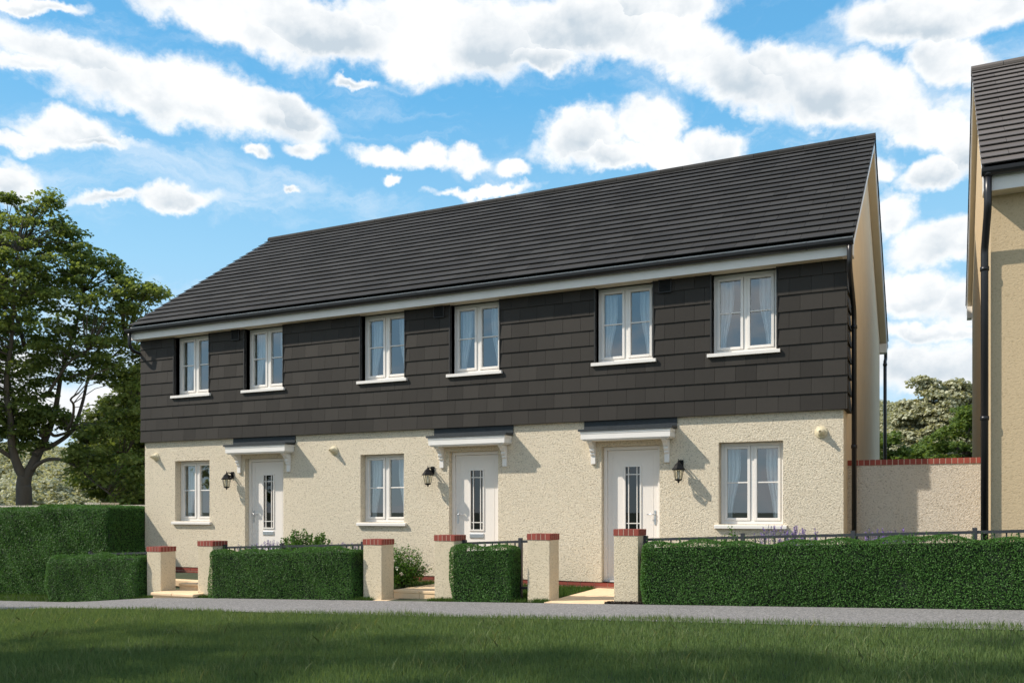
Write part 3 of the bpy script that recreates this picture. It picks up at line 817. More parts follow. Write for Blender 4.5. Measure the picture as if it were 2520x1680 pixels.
# ------------------------------------------------------------------ garden grass, tufts, mulch
def area(n, x0, x1, y0, y1): 
    X = RNG.uniform(x0, x1, n); Y = RNG.uniform(y0, y1, n); return np.stack([X, Y, ground(X, Y)-.004], 1)
gp = [area(9000, -6.55, -4.87, 11.55, 13.1), area(6600, -10.95, -7.62, 11.7, 13.1), area(5200, -3.85, -1.3, 11.6, 13.1), area(2500, -6.55, -4.87, 11.1, 11.55),
      area(9000, -22, -14.6, 11.02, 12.3), area(600, -12.75, -12.2, 11.06, 11.22), area(700, -11.2, -10.9, 11.04, 11.22), area(700, -8.1, -7.75, 11.04, 11.22), area(900, -6.72, -6.3, 11.03, 11.21),
      area(500, -5.05, -4.85, 11.04, 11.21), area(400,-5.4,-5.2,11.05,11.3)]
o = blades('garden_grass', np.concatenate(gp), .03, .085, .0035, M['grass_bright']); tag(o, 'short green grass in the front gardens and round the pillar feet', 'grass', kind='stuff')
P = area(900, -4.0, -3.46, 11.06, 11.2); P[:,2] += .008+RNG.random(len(P))*.02
o = np_mesh('bark_mulch', leaf_verts(P, RNG.normal(size=P.shape)+np.array([0,0,1.0]), RNG.uniform(.015,.05,len(P)), CARD), 5, M['mulch'], origin=(-3.7,11.13,-.12))
tag(o, 'strip of dark bark mulch at the foot of the tallest pillar', 'mulch', kind='stuff')

# ------------------------------------------------------------------ garden plants
def lavender(x, y, h, label, n=16, w=.12):
    g = float(ground(x, y)); t = thing('lavender_plant', (x, y, g), label, 'lavender', 'purple lavender plants behind the railings')
    sp = []; lf = []; st = MB()
    for i in range(n):
        a = RNG.uniform(0, 2*math.pi); d = w*math.sqrt(RNG.random()); hh = h*RNG.uniform(.72, 1.0)
        b = Vector((x+.3*d*math.cos(a), y+.3*d*math.sin(a), g)); tp = Vector((x+d*1.4*math.cos(a), y+d*math.sin(a), g+hh))
        st.tube([b, b.lerp(tp, .5)+Vector((0,0,.02)), tp], [.004,.003,.002], 4)
        L = RNG.uniform(.12, .2)
        for q in range(26):
            f = q/25; c = tp - (tp-b).normalized()*L*(1-f); rr = .013*(1-.6*f)
            sp.append((c.x+RNG.normal(0, rr), c.y+RNG.normal(0, rr), c.z))
        for q in range(14):
            c = b.lerp(tp, RNG.uniform(.05, .6)); lf.append((c.x+RNG.normal(0,.02), c.y+RNG.normal(0,.02), c.z))
    st.build('stems', M['lavender_leaf'], t)
    sp = np.array(sp); lf = np.array(lf)
    np_mesh('flowers', leaf_verts(sp, RNG.normal(size=sp.shape), RNG.uniform(.014,.024,len(sp)), LEAF), 6, M['lavender_flower'], parent=t)
    np_mesh('leaves', leaf_verts(lf, RNG.normal(size=lf.shape), RNG.uniform(.02,.04,len(lf)), LEAF), 6, M['lavender_leaf'], parent=t)
YP = 12.15
def zat(px, py, Y): 
    d = dirpx(px, py); return EZ + d.z*Y/d.y
lav = [(610, 1337, 10, 'small clump of purple lavender nearest the first door, at the left of its railing'), (665, 1332, 18, 'tall clump of purple lavender in front of the first white door'),
       (700, 1336, 7, 'sparse purple lavender between the first door and the leafy shrubs'), (830, 1338, 9, 'thin purple lavender right of the two leafy shrubs'), (862, 1337, 8, 'thin purple lavender beside the pillar by the white flowering shrub'),
       (1890, 1297, 10, 'thin purple lavender under the left half of the right-hand window sill'), (1945, 1296, 22, 'thickest purple lavender clump, below the right-hand window sill'),
       (2000, 1302, 12, 'loose purple lavender at the right end of the front wall'), (2160, 1305, 10, 'purple lavender behind the railing, left half of the gap between houses'), (2205, 1304, 10, 'purple lavender at the boundary wall in the gap between houses')]
for px, py, n, lb in lav:
    xx = px_x(px, YP); top = zat(px, py, YP)
    lavender(xx, YP, top-float(ground(xx, YP))+.035, lb, int(n*2.0), .15)
def leafy(x, y, h, w, label, n=26):
    n = int(n*2.4)
    g = float(ground(x, y)); t = thing('leafy_shrub', (x, y, g), label, 'shrub', 'bright green shrubs behind the railings')
    st = MB(); lf = []
    for i in range(n):
        a = RNG.uniform(0, 2*math.pi); d = w*math.sqrt(RNG.random()); hh = h*(1-.45*(d/w)**1.5)*RNG.uniform(.8, 1)
        b = Vector((x+.25*d*math.cos(a), y+.25*d*math.sin(a), g)); tp = Vector((x+d*math.cos(a), y+d*.7*math.sin(a), g+hh))
        st.tube([b, b.lerp(tp, .5)+Vector((0,0,.03)), tp], [.007,.005,.002], 5)
        for q in range(80):
            f = (q/79)**.8; c = b.lerp(tp, .25+.75*f); rr = .028*(1.1-.5*f)
            lf.append((c.x+RNG.normal(0, rr), c.y+RNG.normal(0, rr), c.z+RNG.normal(0,.008)))
    lf = np.array(lf)
    st.build('stems', M['bark'], t)
    np_mesh('leaves', leaf_verts(lf, RNG.normal(size=lf.shape)+np.array([0,-.3,.5]), RNG.uniform(.030,.05,len(lf)), LEAF), 6, M['shrub'], parent=t)
for px, py, w, n, lb in ((738, 1303, .36, 34, 'larger bright green leafy shrub standing right of the first door'), (792, 1317, .26, 24, 'smaller bright green leafy shrub right of the larger one'),
                         (1805, 1305, .10, 6, 'small bright green sprig below the right-hand window'), (1786, 1313, .08, 5, 'tiny green sprig left of the taller sprig below the right-hand window')):
    xx = px_x(px, 12.3); leafy(xx, 12.3, zat(px, py, 12.3)-float(ground(xx, 12.3))+.11, w*1.3, lb, n)
# white flowering shrub
xx, yy = px_x(990, 12.2), 12.2; g = float(ground(xx, yy))
t = thing('flowering_shrub', (xx, yy, g), 'round green shrub covered in small white blossoms beside the middle path', 'shrub')
st = MB(); lf = []; fl = []
for i in range(70):
    a = RNG.uniform(0, 2*math.pi); el = math.acos(RNG.uniform(-.15, 1)); R = .5*RNG.uniform(.75, 1.0)
    tp = Vector((xx+R*.92*math.sin(el)*math.cos(a), yy+R*.8*math.sin(el)*math.sin(a), g+.30+R*.85*math.cos(el))); b = Vector((xx, yy, g))
    st.tube([b, b.lerp(tp,.5)+Vector((0,0,.05)), tp], [.006,.004,.002], 4)
    for q in range(84):
        c = b.lerp(tp, RNG.uniform(.35, 1.0)); lf.append((c.x+RNG.normal(0,.045), c.y+RNG.normal(0,.045), c.z+RNG.normal(0,.04)))
    for q in range(1):
        c = b.lerp(tp, RNG.uniform(.9, 1.05)) + Vector(RNG.normal(0, .035, 3)); R2 = RNG.uniform(.016, .026)
        fl.append(np.array(c) + unit(RNG.normal(size=(26,3)))*R2)
lf = np.array(lf); fl = np.concatenate(fl)
st.build('stems', M['bark'], t)
np_mesh('leaves', leaf_verts(lf, RNG.normal(size=lf.shape)+np.array([0,-.3,.4]), RNG.uniform(.022,.042,len(lf)), LEAF), 6, M['shrub'], parent=t)
np_mesh('blossoms', leaf_verts(fl, RNG.normal(size=fl.shape), RNG.uniform(.012,.022,len(fl)), CARD), 5, M['blossom'], parent=t)

# ------------------------------------------------------------------ boundary wall and neighbour
bw = thing('boundary_wall', (-.35, 13.77, 0), 'shoulder-high rendered garden wall with red brick coping between the two houses', 'wall')
NX = .53
m = MB(); m.box(XR+.001, NX, 13.67, 13.87, -.15, 1.762); m.build('wall_body', M['roughcast_grey'], bw)
m = MB(); m.box(XR+.002, NX, 13.662, 13.878, 1.763, 1.837, 1); x = XR+.002
while x < NX-.03:
    m.box(x+.0055, min(x+.0695, NX), 13.659, 13.881, 1.7625, 1.840); x += .075
m.build('brick_coping', [M['brick'], M['mortar']], bw)

nb = thing('neighbour_house', (4, 12.2, .2), 'taller tan rendered house with taupe roof cut off by the right edge', 'house')
NYF, NEY, NEZ, NRY, NRZ = 12.2, 11.905, 5.19, 15.9, 8.11; NYR = 2*NRY-NYF
nun = lambda y: NEZ-.10+(NRZ-NEZ)*(1-abs(y-NRY)/(NRY-NEY))
m = MB(); m.prism([(NYF,-.2),(NYR,-.2),(NYR,nun(NYR)),(NRY,nun(NRY)),(NYF,nun(NYF))], NX, 7.0); m.build('wall', M['neighbour_render'], nb)
roof(nb, .418, 7.1, NEY, NEZ, NRY, NRZ, M['roof_tile_taupe'], 20, .60, wall_gap=.111)
fascia_run(nb, .44, 7.1, NEY+.045, NEY+.065, NEZ-.29, NEZ-.015, NYF-.002)
gutter_run(nb, .425, 7.1, NEY-.016, NEZ-.05, .06)
for a, b in ((NEY+.066, NYF-.002), (NYR+.002, 2*NRY-NEY-.05)):
    m = MB(); m.box(.441, NX-.001, a, b, NEZ-.288, NEZ-.06); m.build('eaves_box', M['white_board'], nb)
xd = px_x(2431, 11.9)
p = [(xd,NEY-.016,NEZ-.09),(xd,NEY-.016,NEZ-.34)] + arc((xd,NEY-.016,NEZ-.42),(xd,NEY-.016,NEZ-.5),(xd-.005,NEY+.05,NEZ-.6)) + arc((xd-.02,NYF-.10,NEZ-.86),(xd-.025,NYF-.06,NEZ-.92),(xd-.025,NYF-.06,NEZ-1.0)) + [(xd-.025,NYF-.06,.1)]
downpipe(nb, p, .042, [(xd-.025,NYF-.06,z) for z in (4.0, 2.2, .7)], M['black'])

# low stone wall behind the tall hedge
m = MB(); m.box(-24, -14.9, 14.6, 14.85, -.6, 1.20); x = -24
while x < -14.95: m.box(x, x+.595, 14.56, 14.89, 1.201, 1.262); x += .6
m.box(-18.15, -17.75, 14.5, 14.95, -.6, 1.22); m.box(-18.2, -17.7, 14.45, 15.0, 1.265, 1.32)
o = m.build('garden_wall', M['roughcast_grey'], None, origin=(-19, 14.7, -.5)); tag(o, 'low stone garden wall just showing above the tall left hedge', 'wall')

# ------------------------------------------------------------------ trees
def spread(V): return np.array([v[:] for v in V])
def in_poly(x, y, poly):
    inside = np.zeros(len(x), bool); n = len(poly)
    for i in range(n):
        x1, y1 = poly[i]; x2, y2 = poly[(i+1) % n]
        c = ((y1 > y) != (y2 > y)) & (x < (x2-x1)*(y-y1)/(y2-y1+1e-9)+x1); inside ^= c
    return inside
def edge_dist(x, y, poly):
    d = np.full(len(x), 1e9)
    for i in range(len(poly)):
        a = np.array(poly[i], float); b = np.array(poly[(i+1) % len(poly)], float); ab = b-a
        t = np.clip(((x-a[0])*ab[0]+(y-a[1])*ab[1])/(ab@ab), 0, 1)
        d = np.minimum(d, np.hypot(x-a[0]-t*ab[0], y-a[1]-t*ab[1]))
    return d
def clump_leaves(C, per, rad, flat, size, shape, droop=.25):
    n = len(C); c = np.repeat(C, per, 0); k = len(c)
    d = RNG.normal(size=(k,3)); d = unit(d)*(RNG.random((k,1))**.45)
    R = np.repeat(rad if hasattr(rad, '__len__') else np.full(n, rad), per)[:,None]
    off = d*R*np.array([1,1,flat])
    off[:,2] -= droop*R[:,0]*(d[:,0]**2+d[:,1]**2)
    Nn = RNG.normal(size=(k,3))*.55 + np.array([0,0,.9]) + d*.35
    return leaf_verts(c+off, Nn, RNG.uniform(size[0], size[1], k), shape)
def twigs(mb, C, main, r0=.022, every=1):
    """thin boughs from the nearest point of the main limbs to each leaf clump"""
    Mn = np.array(main)
    for c in C[::every]:
        dd = np.linalg.norm((Mn-c)*np.array([1,1,1.0]) , axis=1) + np.where(Mn[:,2] > c[2], 1.2, 0)
        p = Vector(Mn[np.argmin(dd)]); q = Vector(c); L = (q-p).length
        if L < .05 or L > 3.4: continue
        mid = p.lerp(q, .5) + Vector((RNG.normal(0,.06)*L, RNG.normal(0,.06)*L, .10*L))
        mid2 = p.lerp(q, .78) + Vector((RNG.normal(0,.05)*L, RNG.normal(0,.05)*L, .08*L))
        r = min(.03, r0*(.35+.25*L))
        mb.tube([p, mid, mid2, q], [r, r*.7, r*.45, r*.2], 5, caps=False)

def dense(pts, step=.4):
    out = []
    for a, b in zip(pts[:-1], pts[1:]):
        n = max(1, int((Vector(b)-Vector(a)).length/step))
        for i in range(n): out.append(tuple(Vector(a).lerp(Vector(b), i/n)))
    out.append(tuple(pts[-1])); return out

def px_tree(name, label, t, limbs, polys, nclump, per, crad, lsize, leaf, group=None, thick=3.2, holes=(), cat='tree', shape=MAPLE, twig_every=1, bark='bark'):
    base = at_depth(*limbs[0][0][0], t); g = float(ground(base.x, base.y))
    root = thing(name, (base.x, base.y, g), label, cat, group)
    mb = MB(); main = []
    fw = Vector((FW[0], FW[1], 0))
    for pts, r0, r1, dd in limbs:
        W = []
        for i, p in enumerate(pts):
            f = i/(len(pts)-1); W.append(at_depth(p[0], p[1], t) + fw*dd*f)
        if pts is limbs[0][0]: W[0].z = g-.1
        # smooth the limb
        S = []
        for i in range(len(W)-1):
            a, b = W[i], W[i+1]; pa = W[max(i-1,0)]; pb = W[min(i+2, len(W)-1)]
            for k in range(5):
                u = k/5; h = Vector()
                h = 0.5*((2*a)+(-pa+b)*u+(2*pa-5*a+4*b-pb)*u*u+(-pa+3*a-3*b+pb)*u**3); S.append(h)
        S.append(W[-1]); n = len(S)
        mb.tube([tuple(s) for s in S], [r0+(r1-r0)*(i/(n-1))**.8 for i in range(n)], 10)
        main += [tuple(s) for s in (S if pts is not limbs[0][0] else S[n//2:])]
    C = []
    for poly, cnt in polys:
        P = np.array(poly, float); lo, hi = P.min(0), P.max(0)
        x = RNG.uniform(lo[0], hi[0], cnt*6); y = RNG.uniform(lo[1], hi[1], cnt*6)
        k = in_poly(x, y, poly)
        for hx, hy, hr in holes: k &= np.hypot(x-hx, y-hy) > hr
        x, y = x[k][:cnt], y[k][:cnt]
        e = edge_dist(x, y, poly)*t/FPX
        lim = np.minimum(thick, .35+.9*e); off = RNG.uniform(-1, 1, len(x))*lim
        for xx, yy, oo in zip(x, y, off): C.append(np.array(at_depth(xx, yy, t)+fw*float(oo)))
    C = np.array(C)
    twigs(mb, C, main, every=twig_every)
    mb.build('trunk', M[bark], root)
    rad = RNG.uniform(crad[0], crad[1], len(C))
    V = clump_leaves(C, per, rad, .34, lsize, shape)
    np_mesh('crown', V, len(shape), M[leaf], parent=root)
    return root

big_limbs = [
 ([(60,1275),(59,1225),(58,1195),(61,1172)], .215, .175, 0),
 ([(61,1176),(52,1155),(45,1125),(42,1090),(45,1040),(40,985),(44,930),(60,850),(70,760),(85,640)], .14, .03, -.8),
 ([(61,1176),(72,1150),(85,1115),(95,1085),(107,1045),(114,1010),(117,970),(125,900),(150,810),(170,700)], .15, .03, .8),
 ([(43,1135),(28,1118),(8,1100),(-30,1080),(-90,1030)], .07, .03, -1.0),
 ([(84,1118),(92,1105),(105,1098),(128,1080),(150,1055),(158,1020),(166,970),(175,900),(200,820)], .085, .03, 1.2),
 ([(98,1075),(110,1055),(125,1050+20),(140,1067),(165,1057),(205,1040),(250,1035),(300,1020)], .06, .02, .5),
 ([(165,1057),(195,1035),(215,1005),(225,995),(260,985)], .045, .02, -1.5),
 ([(80,1155),(95,1142),(120,1131),(150,1130),(180,1140),(210,1158),(240,1185),(275,1210),(300,1235)], .062, .02, -.3),
 ([(182,1140),(205,1122),(235,1110),(290,1108)], .035, .015, .6),
 ([(172,930),(190,915),(215,900),(250,870),(275,835)], .05, .02, .8),
 ([(45,1040),(20,1000),(0,980),(-30,930),(-60,850)], .06, .03, 1.4),
 ([(117,970),(180,900),(240,872)], .05, .02, -.6),
 ([(60,850),(20,760),(-20,680),(-40,600)], .06, .02, 1.0),
]
big_poly = [(-330,620),(-220,540),(-130,498),(-60,490),(0,503),(45,488),(80,505),(105,474),(140,474),(155,530),(205,575),(235,608),(290,645),(315,675),(355,682),(412,712),(390,760),(355,785),(340,850),(355,900),
            (345,960),(290,965),(265,930),(235,945),(205,905),(175,940),(140,960),(125,1000),(95,1040),(60,1085),(20,1060),(-20,1090),(-100,1080),(-300,1000)]
droop_poly = [(185,1090),(205,1050),(240,1010),(290,975),(352,960),(360,1220),(300,1235),(245,1215),(205,1180),(185,1140)]
px_tree('maple_tree', 'big broad maple with forked grey trunk rising behind the tall left hedge', 24.0, big_limbs,
        [(big_poly, 900), ([(20,1040),(100,1010),(130,1030),(70,1110),(0,1115),(-30,1070)], 26), ([(120,1000),(195,990),(200,1045),(150,1050)], 10), (droop_poly, 90)], 0, 72, (.24,.48), (.075,.125), 'maple',
        holes=[(185,1000,30),(215,960,22),(205,880,18),(55,590,8)])
# darker tree behind, its boughs hanging beside the house
px_tree('maple_tree', 'darker low-hanging tree wedged between the big maple and the house corner', 30.0,
        [([(330,1275),(332,1200),(336,1140),(345,1060),(360,960),(370,860)], .17, .05, 0), ([(336,1150),(300,1110),(255,1080),(215,1070)], .07, .02, -.8), ([(340,1120),(310,1060),(275,1010)], .06, .02, .8), ([(334,1180),(290,1170),(240,1180),(215,1190)], .05, .02, -.5)],
        [([(195,1110),(215,1055),(250,1000),(300,950),(350,905),(420,880),(460,980),(460,1200),(400,1240),(300,1240),(240,1215),(205,1180)], 430)], 0, 85, (.35,.7), (.10,.16), 'maple_dark', thick=2.6)

# small garden trees seen through the gap, and the tall pale tree behind them
px_tree('garden_tree', 'smallest round green tree behind the boundary wall, beside the rear downpipe', 34.0,
        [([(2190,1290),(2191,1180),(2188,1130),(2185,1090)], .07, .02, 0), ([(2190,1170),(2210,1120),(2220,1095)], .04, .015, .3)],
        [([(2150,1080),(2185,1056),(2215,1065),(2232,1095),(2240,1130),(2230,1190),(2150,1190),(2130,1130)], 90)], 0, 70, (.25,.42), (.09,.15), 'garden_tree', group='small trees behind the boundary wall', thick=1.4)
px_tree('garden_tree', 'low bushy green tree in the middle of the gap behind the boundary wall', 36.0,
        [([(2268,1290),(2268,1190),(2266,1140),(2270,1110)], .06, .02, 0)],
        [([(2238,1110),(2262,1088),(2290,1092),(2310,1120),(2310,1190),(2235,1190),(2228,1140)], 80)], 0, 70, (.25,.42), (.09,.15), 'garden_tree', group='small trees behind the boundary wall', thick=1.4)
px_tree('garden_tree', 'taller leaning green tree with a bare stem showing, right side of the gap', 32.0,
        [([(2372,1290),(2371,1140),(2372,1108),(2385,1060),(2390,1020)], .07, .02, 0), ([(2372,1115),(2350,1090),(2325,1070)], .04, .015, .3), ([(2371,1120),(2400,1090),(2430,1060)], .04, .015, -.3)],
        [([(2290,1075),(2320,1045),(2332,1015),(2360,1000),(2400,1005),(2440,1000),(2470,1060),(2460,1170),(2330,1165),(2300,1120)], 150)], 0, 70, (.25,.45), (.09,.14), 'garden_tree', group='small trees behind the boundary wall', thick=1.5, holes=[(2366,1108,9)])
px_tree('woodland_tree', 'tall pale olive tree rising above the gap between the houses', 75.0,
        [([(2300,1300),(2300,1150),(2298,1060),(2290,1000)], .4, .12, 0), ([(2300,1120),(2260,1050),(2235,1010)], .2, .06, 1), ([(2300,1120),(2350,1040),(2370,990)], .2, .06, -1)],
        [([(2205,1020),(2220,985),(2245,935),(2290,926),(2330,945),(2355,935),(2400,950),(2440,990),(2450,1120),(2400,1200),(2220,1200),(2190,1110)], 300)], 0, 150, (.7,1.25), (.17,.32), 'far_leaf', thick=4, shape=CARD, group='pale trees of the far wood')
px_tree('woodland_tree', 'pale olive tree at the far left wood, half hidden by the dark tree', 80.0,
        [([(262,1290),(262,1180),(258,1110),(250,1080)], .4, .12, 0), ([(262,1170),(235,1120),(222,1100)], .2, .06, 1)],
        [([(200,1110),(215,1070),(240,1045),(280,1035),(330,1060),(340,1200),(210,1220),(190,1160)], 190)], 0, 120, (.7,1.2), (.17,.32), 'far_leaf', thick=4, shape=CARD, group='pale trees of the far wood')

# ------------------------------------------------------------------ hills and far wood
def hill(t0, xs_px, tops, name, label):
    V = []; F = []
    n = len(xs_px)
    for k, (dt, f) in enumerate(((0, 0.0), (30, .45), (70, .8), (110, 1.0), (170, .85), (260, .0))):
        for x, y in zip(xs_px, tops):
            d = dirpx(x, HY); t = t0+dt; h = EZ+(HY-y)/FPX*(t0+110)
            V.append((d.x*t, d.y*t, -.8+(h+.8-2.0)*f))
    for k in range(5):
        for i in range(n-1): a = k*n+i; F.append((a, a+1, a+n+1, a+n))
    me = bpy.data.meshes.new(name); me.from_pydata(V, [], F); me.materials.append(M['hill'])
    for p in me.polygons: p.use_smooth = True
    o = bpy.data.objects.new(name, me); COL.objects.link(o); return tag(o, label, 'hill', kind='structure')
hill(90, [-900,-600,-300,-100,100,250,400,600,900], [1150,1120,1095,1100,1104,1118,1140,1150,1180], 'hills', 'gentle wooded hill behind the big tree on the left')
hill(110, [1700,1900,2050,2170,2230,2350,2500,2800,3200], [1120,1060,1010,985,1000,1030,1040,1060,1100], 'hills', 'wooded hill seen through the gap between the houses')
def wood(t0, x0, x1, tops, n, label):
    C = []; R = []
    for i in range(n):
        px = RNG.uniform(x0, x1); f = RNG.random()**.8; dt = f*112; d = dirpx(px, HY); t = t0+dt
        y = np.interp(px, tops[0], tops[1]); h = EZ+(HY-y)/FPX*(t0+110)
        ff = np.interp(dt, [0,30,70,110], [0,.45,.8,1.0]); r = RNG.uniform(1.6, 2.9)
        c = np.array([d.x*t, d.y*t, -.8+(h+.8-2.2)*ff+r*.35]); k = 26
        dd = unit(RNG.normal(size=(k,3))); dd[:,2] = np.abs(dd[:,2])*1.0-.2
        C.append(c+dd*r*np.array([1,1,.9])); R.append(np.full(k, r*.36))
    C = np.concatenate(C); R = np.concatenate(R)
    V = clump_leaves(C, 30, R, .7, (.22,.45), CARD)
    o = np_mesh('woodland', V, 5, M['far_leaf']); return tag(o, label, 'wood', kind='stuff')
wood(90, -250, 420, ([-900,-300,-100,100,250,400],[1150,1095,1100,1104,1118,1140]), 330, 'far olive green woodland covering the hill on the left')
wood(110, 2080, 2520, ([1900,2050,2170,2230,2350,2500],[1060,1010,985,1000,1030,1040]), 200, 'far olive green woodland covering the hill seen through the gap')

# trees on the green to the left of the camera: out of frame, they throw the dappled shade on the lawn
def free_tree(x, y, h, r, label, n=150, zc=None, rz=None):
    zc = zc or h*.68; rz = rz or h*.30
    g = float(ground(x, y)); t = thing('shade_tree', (x, y, g), label, 'tree', 'trees on the green beside the viewer')
    mb = MB(); top = Vector((x+.2, y, g+h*.75)); main = dense([(x,y,g-.1), (x+.05,y+.05,g+h*.35), tuple(top)], .3)
    mb.tube(main, [.2*(1-.75*i/len(main)) for i in range(len(main))], 9)
    d = unit(RNG.normal(size=(n,3)))*(RNG.random((n,1))**.38)*np.array([r, r, rz])
    C = d+np.array([x, y, g+zc]); twigs(mb, C, main[len(main)//3:])
    mb.build('trunk', M['bark'], t)
    np_mesh('crown', clump_leaves(C, 60, RNG.uniform(.35,.65,n), .5, (.11,.18), MAPLE), len(MAPLE), M['maple'], parent=t)
for a in ((-10.6, 2.3, 5.4, 1.9, 'small leafy tree on the green nearest the viewer, out of view to the left', 90), 
          (-18.3, 5.9, 5.4, 2.0, 'leafy tree on the green out of view, farthest left', 110),
          (-11.2, -1.3, 13.5, 3.3, 'tall bare-stemmed tree on the green behind the viewer', 68, 11.8, 2.1), (-16.6, -.9, 13.5, 3.3, 'tall bare-stemmed tree on the green, out of view, the one farther left', 60, 11.6, 2.0)):
    free_tree(*a)

# ------------------------------------------------------------------ camera
cam = bpy.data.cameras.new('Camera'); co = bpy.data.objects.new('Camera', cam); COL.objects.link(co)
co.location = (0, 0, EZ); co.rotation_euler = (math.pi/2, 0, YAW)
cam.sensor_width = 36; cam.sensor_fit = 'HORIZONTAL'; cam.lens = 36*FPX/2520; cam.shift_y = 420/2520
cam.clip_start = .05; cam.clip_end = 10000
scene.camera = co

# ------------------------------------------------------------------ light
SUN = Vector((.49, .29, -.525)).normalized()
EL = math.asin(-SUN.z); AZ = math.atan2(-SUN.x, -SUN.y)
sl = bpy.data.lights.new('Sun', 'SUN'); so = bpy.data.objects.new('Sun', sl); COL.objects.link(so)
sl.energy = 4.3; sl.angle = math.radians(1.0); sl.color = (1.0, .91, .79)
so.rotation_euler = SUN.to_track_quat('-Z', 'Y').to_euler(); so.location = (-20, -12, 25)

w = bpy.data.worlds.new('World'); scene.world = w; w.use_nodes = True
nt = NT(w.node_tree)
sky = nt.n('ShaderNodeTexSky', sky_type='NISHITA', sun_disc=False)
sky.sun_elevation = EL; sky.sun_rotation = AZ % (2*math.pi); sky.altitude = 50; sky.air_density = 1.0; sky.dust_density = .6; sky.ozone_density = 2.0
d0 = nt.n('ShaderNodeTexCoord').outputs['Generated']
sc = nt.mix(1.0, sky.outputs[0], (.60, .90, 1.0, 1), 'MULTIPLY')
# clouds: cumulus lumps at given bearings, edges broken up by noise
warp1 = nt.n('ShaderNodeTexNoise', {'Vector': d0, 'Scale': 9.0, 'Detail': 3.0, 'Roughness': .55}).outputs[1]
warp2 = nt.n('ShaderNodeTexNoise', {'Vector': d0, 'Scale': 34.0, 'Detail': 4.0, 'Roughness': .6}).outputs[1]
dw = nt.vmath('ADD', d0, nt.vmath('SCALE', nt.vmath('SUBTRACT', warp1, (.5,.5,.5)), scale=.032))
dw = nt.vmath('ADD', dw, nt.vmath('SCALE', nt.vmath('SUBTRACT', warp2, (.5,.5,.5)), scale=.030))
# x, y (photo pixels), half-width, half-height, tilt (deg, down to the right), strength
BL = [(430,235,330,78,12,1.0),(620,268,190,60,14,1.0),(715,272,85,52,8,1.0),(200,150,260,50,20,.75),(90,170,110,26,25,.6),(150,325,130,44,8,.8),(60,345,150,28,5,.6),(230,352,120,18,4,.5),
      (15,440,70,52,0,.85),(415,485,125,30,-2,.7),(285,490,110,16,0,.5),(640,372,42,20,0,.7),(745,365,50,30,0,.6),
      (520,20,300,70,22,.9),(800,70,330,70,12,1.0),(1130,80,330,95,6,1.0),(1450,70,300,85,3,1.0),(1640,105,185,84,12,1.0),(1330,140,140,40,8,.85),(880,200,60,14,12,.5),
      (1840,195,190,82,18,1.0),(2080,235,270,88,10,1.0),(2210,290,230,65,14,.95),(2270,45,210,66,-6,1.0),(2450,20,160,50,-5,.9),(2340,150,105,58,10,.9),
      (1440,330,110,72,-8,1.0),(1590,300,90,60,10,1.0),(1560,385,230,38,3,.95),(1760,370,90,52,10,.95),(1900,180,140,60,20,.9),
      (930,385,80,30,8,.8),(1030,388,70,36,0,.85),(1130,394,62,32,4,.85),(1260,408,50,22,0,.7),(950,445,30,16,0,.6),(720,482,28,10,0,.5),(1180,470,160,14,-8,.4),
      (2290,430,90,36,-10,.85),(2190,520,60,62,15,.95),(2310,600,120,62,-4,1.0),(2240,720,130,62,-4,.9),(2400,740,120,70,0,.8),(2250,900,300,60,0,.6),(2300,820,200,30,0,.5),
      (1640,20,170,46,0,.9),(60,15,140,18,0,.6),(150,1000,330,70,0,.55),(-150,900,300,60,0,.6),(450,1040,300,50,0,.5),(2380,360,110,60,10,.8),(2150,420,70,30,0,.5),(1010,150,120,60,0,.9)]
F = None; Hh = None
cr = Vector((RT[0], RT[1], 0)); up = Vector((0,0,1))
for (x, y, a, b, tl, st) in BL:
    c = dirpx(x, y); L = c.length; c.normalize()
    e1 = (cr - c*cr.dot(c)).normalized(); e2 = c.cross(e1); e2 = -e2 if e2.z < 0 else e2
    tr = math.radians(-tl); f1 = e1*math.cos(tr)+e2*math.sin(tr); f2 = e2*math.cos(tr)-e1*math.sin(tr)
    s = 1/FPX/L
    u = nt.vmath('DOT_PRODUCT', dw, tuple(f1/(a*s))); v = nt.vmath('DOT_PRODUCT', dw, tuple(f2/(b*s)))
    off_u = c.dot(f1)/(a*s); off_v = c.dot(f2)/(b*s)
    q = nt.math('SQRT', nt.math('ADD', nt.math('MULTIPLY', u, u), nt.math('MULTIPLY', v, v)))
    side = nt.vmath('DOT_PRODUCT', d0, tuple(c))
    q = nt.math('ADD', q, nt.math('MULTIPLY', nt.math('LESS_THAN', side, .3), 100.0))
    f = nt.math('MULTIPLY_ADD', nt.math('SUBTRACT', 1.05, q), .45+.55*st, (st-1)*.16)
    h = nt.math('MULTIPLY_ADD', v, .5, .5)
    if F is None: F, Hh = f, h
    else:
        g = nt.math('GREATER_THAN', f, F)
        Hh = nt.math('ADD', nt.math('MULTIPLY', Hh, nt.math('SUBTRACT', 1.0, g)), nt.math('MULTIPLY', h, g))
        F = nt.math('SMOOTH_MAX', F, f, .12)
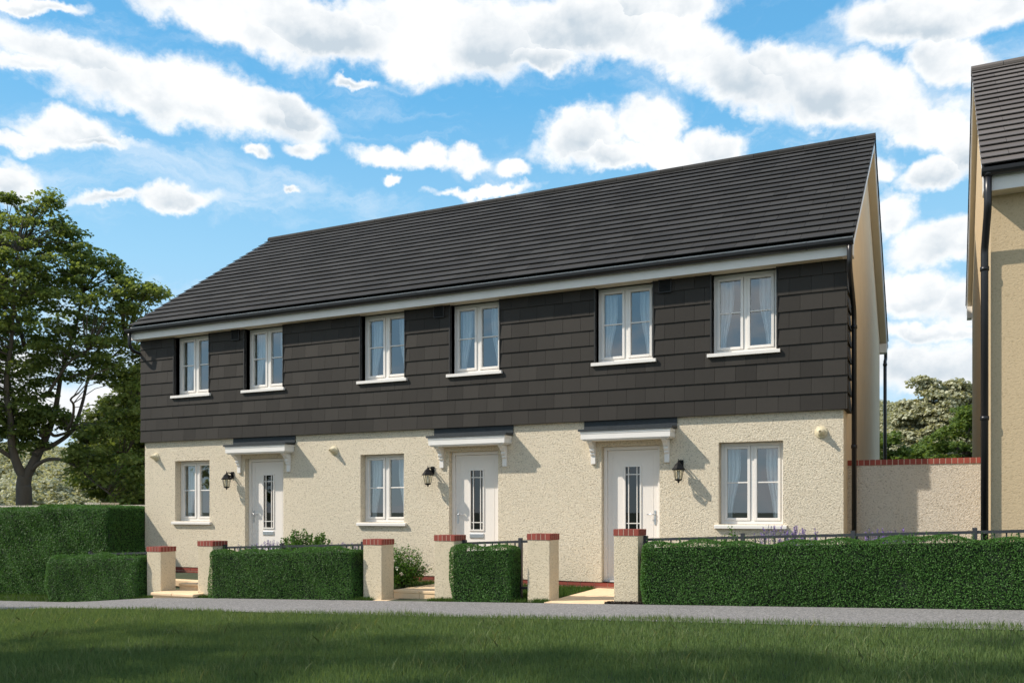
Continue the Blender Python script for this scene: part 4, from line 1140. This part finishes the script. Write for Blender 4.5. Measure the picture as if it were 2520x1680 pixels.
# scattered clouds over the rest of the sky (seen in the window panes)
sep = nt.n('ShaderNodeSeparateXYZ', {0: d0})
proj = nt.vmath('SCALE', d0, scale=nt.math('DIVIDE', 1.0, nt.math('ADD', nt.math('MAXIMUM', sep.outputs[2], 0.0), .18)))
gen = nt.math('MULTIPLY', nt.math('SUBTRACT', nt.noise(proj, 1.1, 5, .55), .485), 2.6)
back = nt.math('GREATER_THAN', nt.vmath('DOT_PRODUCT', d0, (FW[0], FW[1], 0)), .35)
gen = nt.math('SUBTRACT', gen, nt.math('MULTIPLY', back, 10.0))
F = nt.math('MAXIMUM', F, gen)
dfl = nt.vmath('MULTIPLY', d0, (1.0, 1.0, 1.45))
fb = nt.noise(dfl, 22, 8, .64, .3); fb2 = nt.noise(nt.vmath('ADD', dfl, (.010,.0,-.022)), 22, 4, .6, .3)
vor = nt.n('ShaderNodeTexVoronoi', {'Vector': dw, 'Scale': 30.0, 'Detail': 3.0, 'Roughness': .55}, normalize=True).outputs['Distance']
mid = nt.noise(nt.vmath('ADD', d0, (3.1,.4,1.7)), 10, 3, .5, .4)
Fd = nt.math('ADD', F, nt.math('ADD', nt.math('MULTIPLY', nt.math('SUBTRACT', fb, .5), .80), nt.math('MULTIPLY', nt.math('SUBTRACT', mid, .50), .55)))
Fd = nt.math('ADD', Fd, nt.math('MULTIPLY', nt.math('SUBTRACT', .38, vor), .55))
dens = nt.n('ShaderNodeMapRange', {0: Fd, 1: -.10, 2: .40, 3: 0.0, 4: 1.0}, interpolation_type='SMOOTHSTEP').outputs[0]
lit = nt.math('MULTIPLY', nt.math('SUBTRACT', fb, fb2), .9)
core = nt.n('ShaderNodeMapRange', {0: Fd, 1: .12, 2: .75}, interpolation_type='SMOOTHSTEP').outputs[0]
low = nt.n('ShaderNodeMapRange', {0: Hh, 1: .75, 2: .15}, interpolation_type='SMOOTHSTEP').outputs[0]
soft = nt.n('ShaderNodeMapRange', {0: nt.noise(d0, 9, 5, .5, .2), 1: .40, 2: .62}).outputs[0]
shade = nt.math('ADD', nt.math('MULTIPLY', nt.math('MULTIPLY', core, nt.math('ADD', .45, nt.math('MULTIPLY', low, .75))), nt.math('ADD', .12, nt.math('MULTIPLY', soft, 1.1))), nt.math('MULTIPLY', lit, -1.0), clamp=True)
cc = nt.mix(shade, (.90,.895,.885,1), (.50,.57,.63,1))
hz = nt.n('ShaderNodeMapRange', {0: sep.outputs[2], 1: .0, 2: .22}, interpolation_type='SMOOTHSTEP').outputs[0]
STR = .15
air = nt.ramp(sep.outputs[2], [(0.0, (.62,.71,.79)), (.12, (.48,.65,.79)), (.26, (.31,.58,.79)), (.42, (.13,.42,.72)), (.7, (.06,.25,.54)), (1.0, (.045,.20,.46))])
blue = nt.mix(.86, sc, nt.vmath('SCALE', air, scale=1.0/STR))
cl = nt.vmath('SCALE', cc, scale=1.0/STR)
cl = nt.mix(nt.math('MULTIPLY', nt.math('SUBTRACT', 1.0, hz), .35), cl, (.58/STR, .62/STR, .67/STR, 1))
wn = nt.noise(nt.vmath('MULTIPLY', dw, (1.0, 1.0, 3.2)), 5.5, 7, .62, .6)
wisp = nt.n('ShaderNodeMapRange', {0: wn, 1: .47, 2: .74, 3: 0.0, 4: .50}, interpolation_type='SMOOTHSTEP').outputs[0]
blue = nt.mix(wisp, blue, (.80/STR, .84/STR, .88/STR, 1))
haze = nt.mix(nt.math('MULTIPLY', dens, .97), blue, cl)
bg = nt.n('ShaderNodeBackground', {'Color': haze, 'Strength': STR})
nt.n('ShaderNodeOutputWorld', {'Surface': bg})
w.cycles.sampling_method = 'MANUAL'; w.cycles.sample_map_resolution = 512

# ------------------------------------------------------------------ render settings
scene.view_settings.view_transform = 'Standard'; scene.view_settings.look = 'None'
scene.view_settings.exposure = 0.30; scene.view_settings.gamma = 1
scene.render.engine = 'CYCLES'
scene.cycles.max_bounces = 8; scene.cycles.transparent_max_bounces = 16; scene.cycles.diffuse_bounces = 4
scene.cycles.sample_clamp_indirect = 6
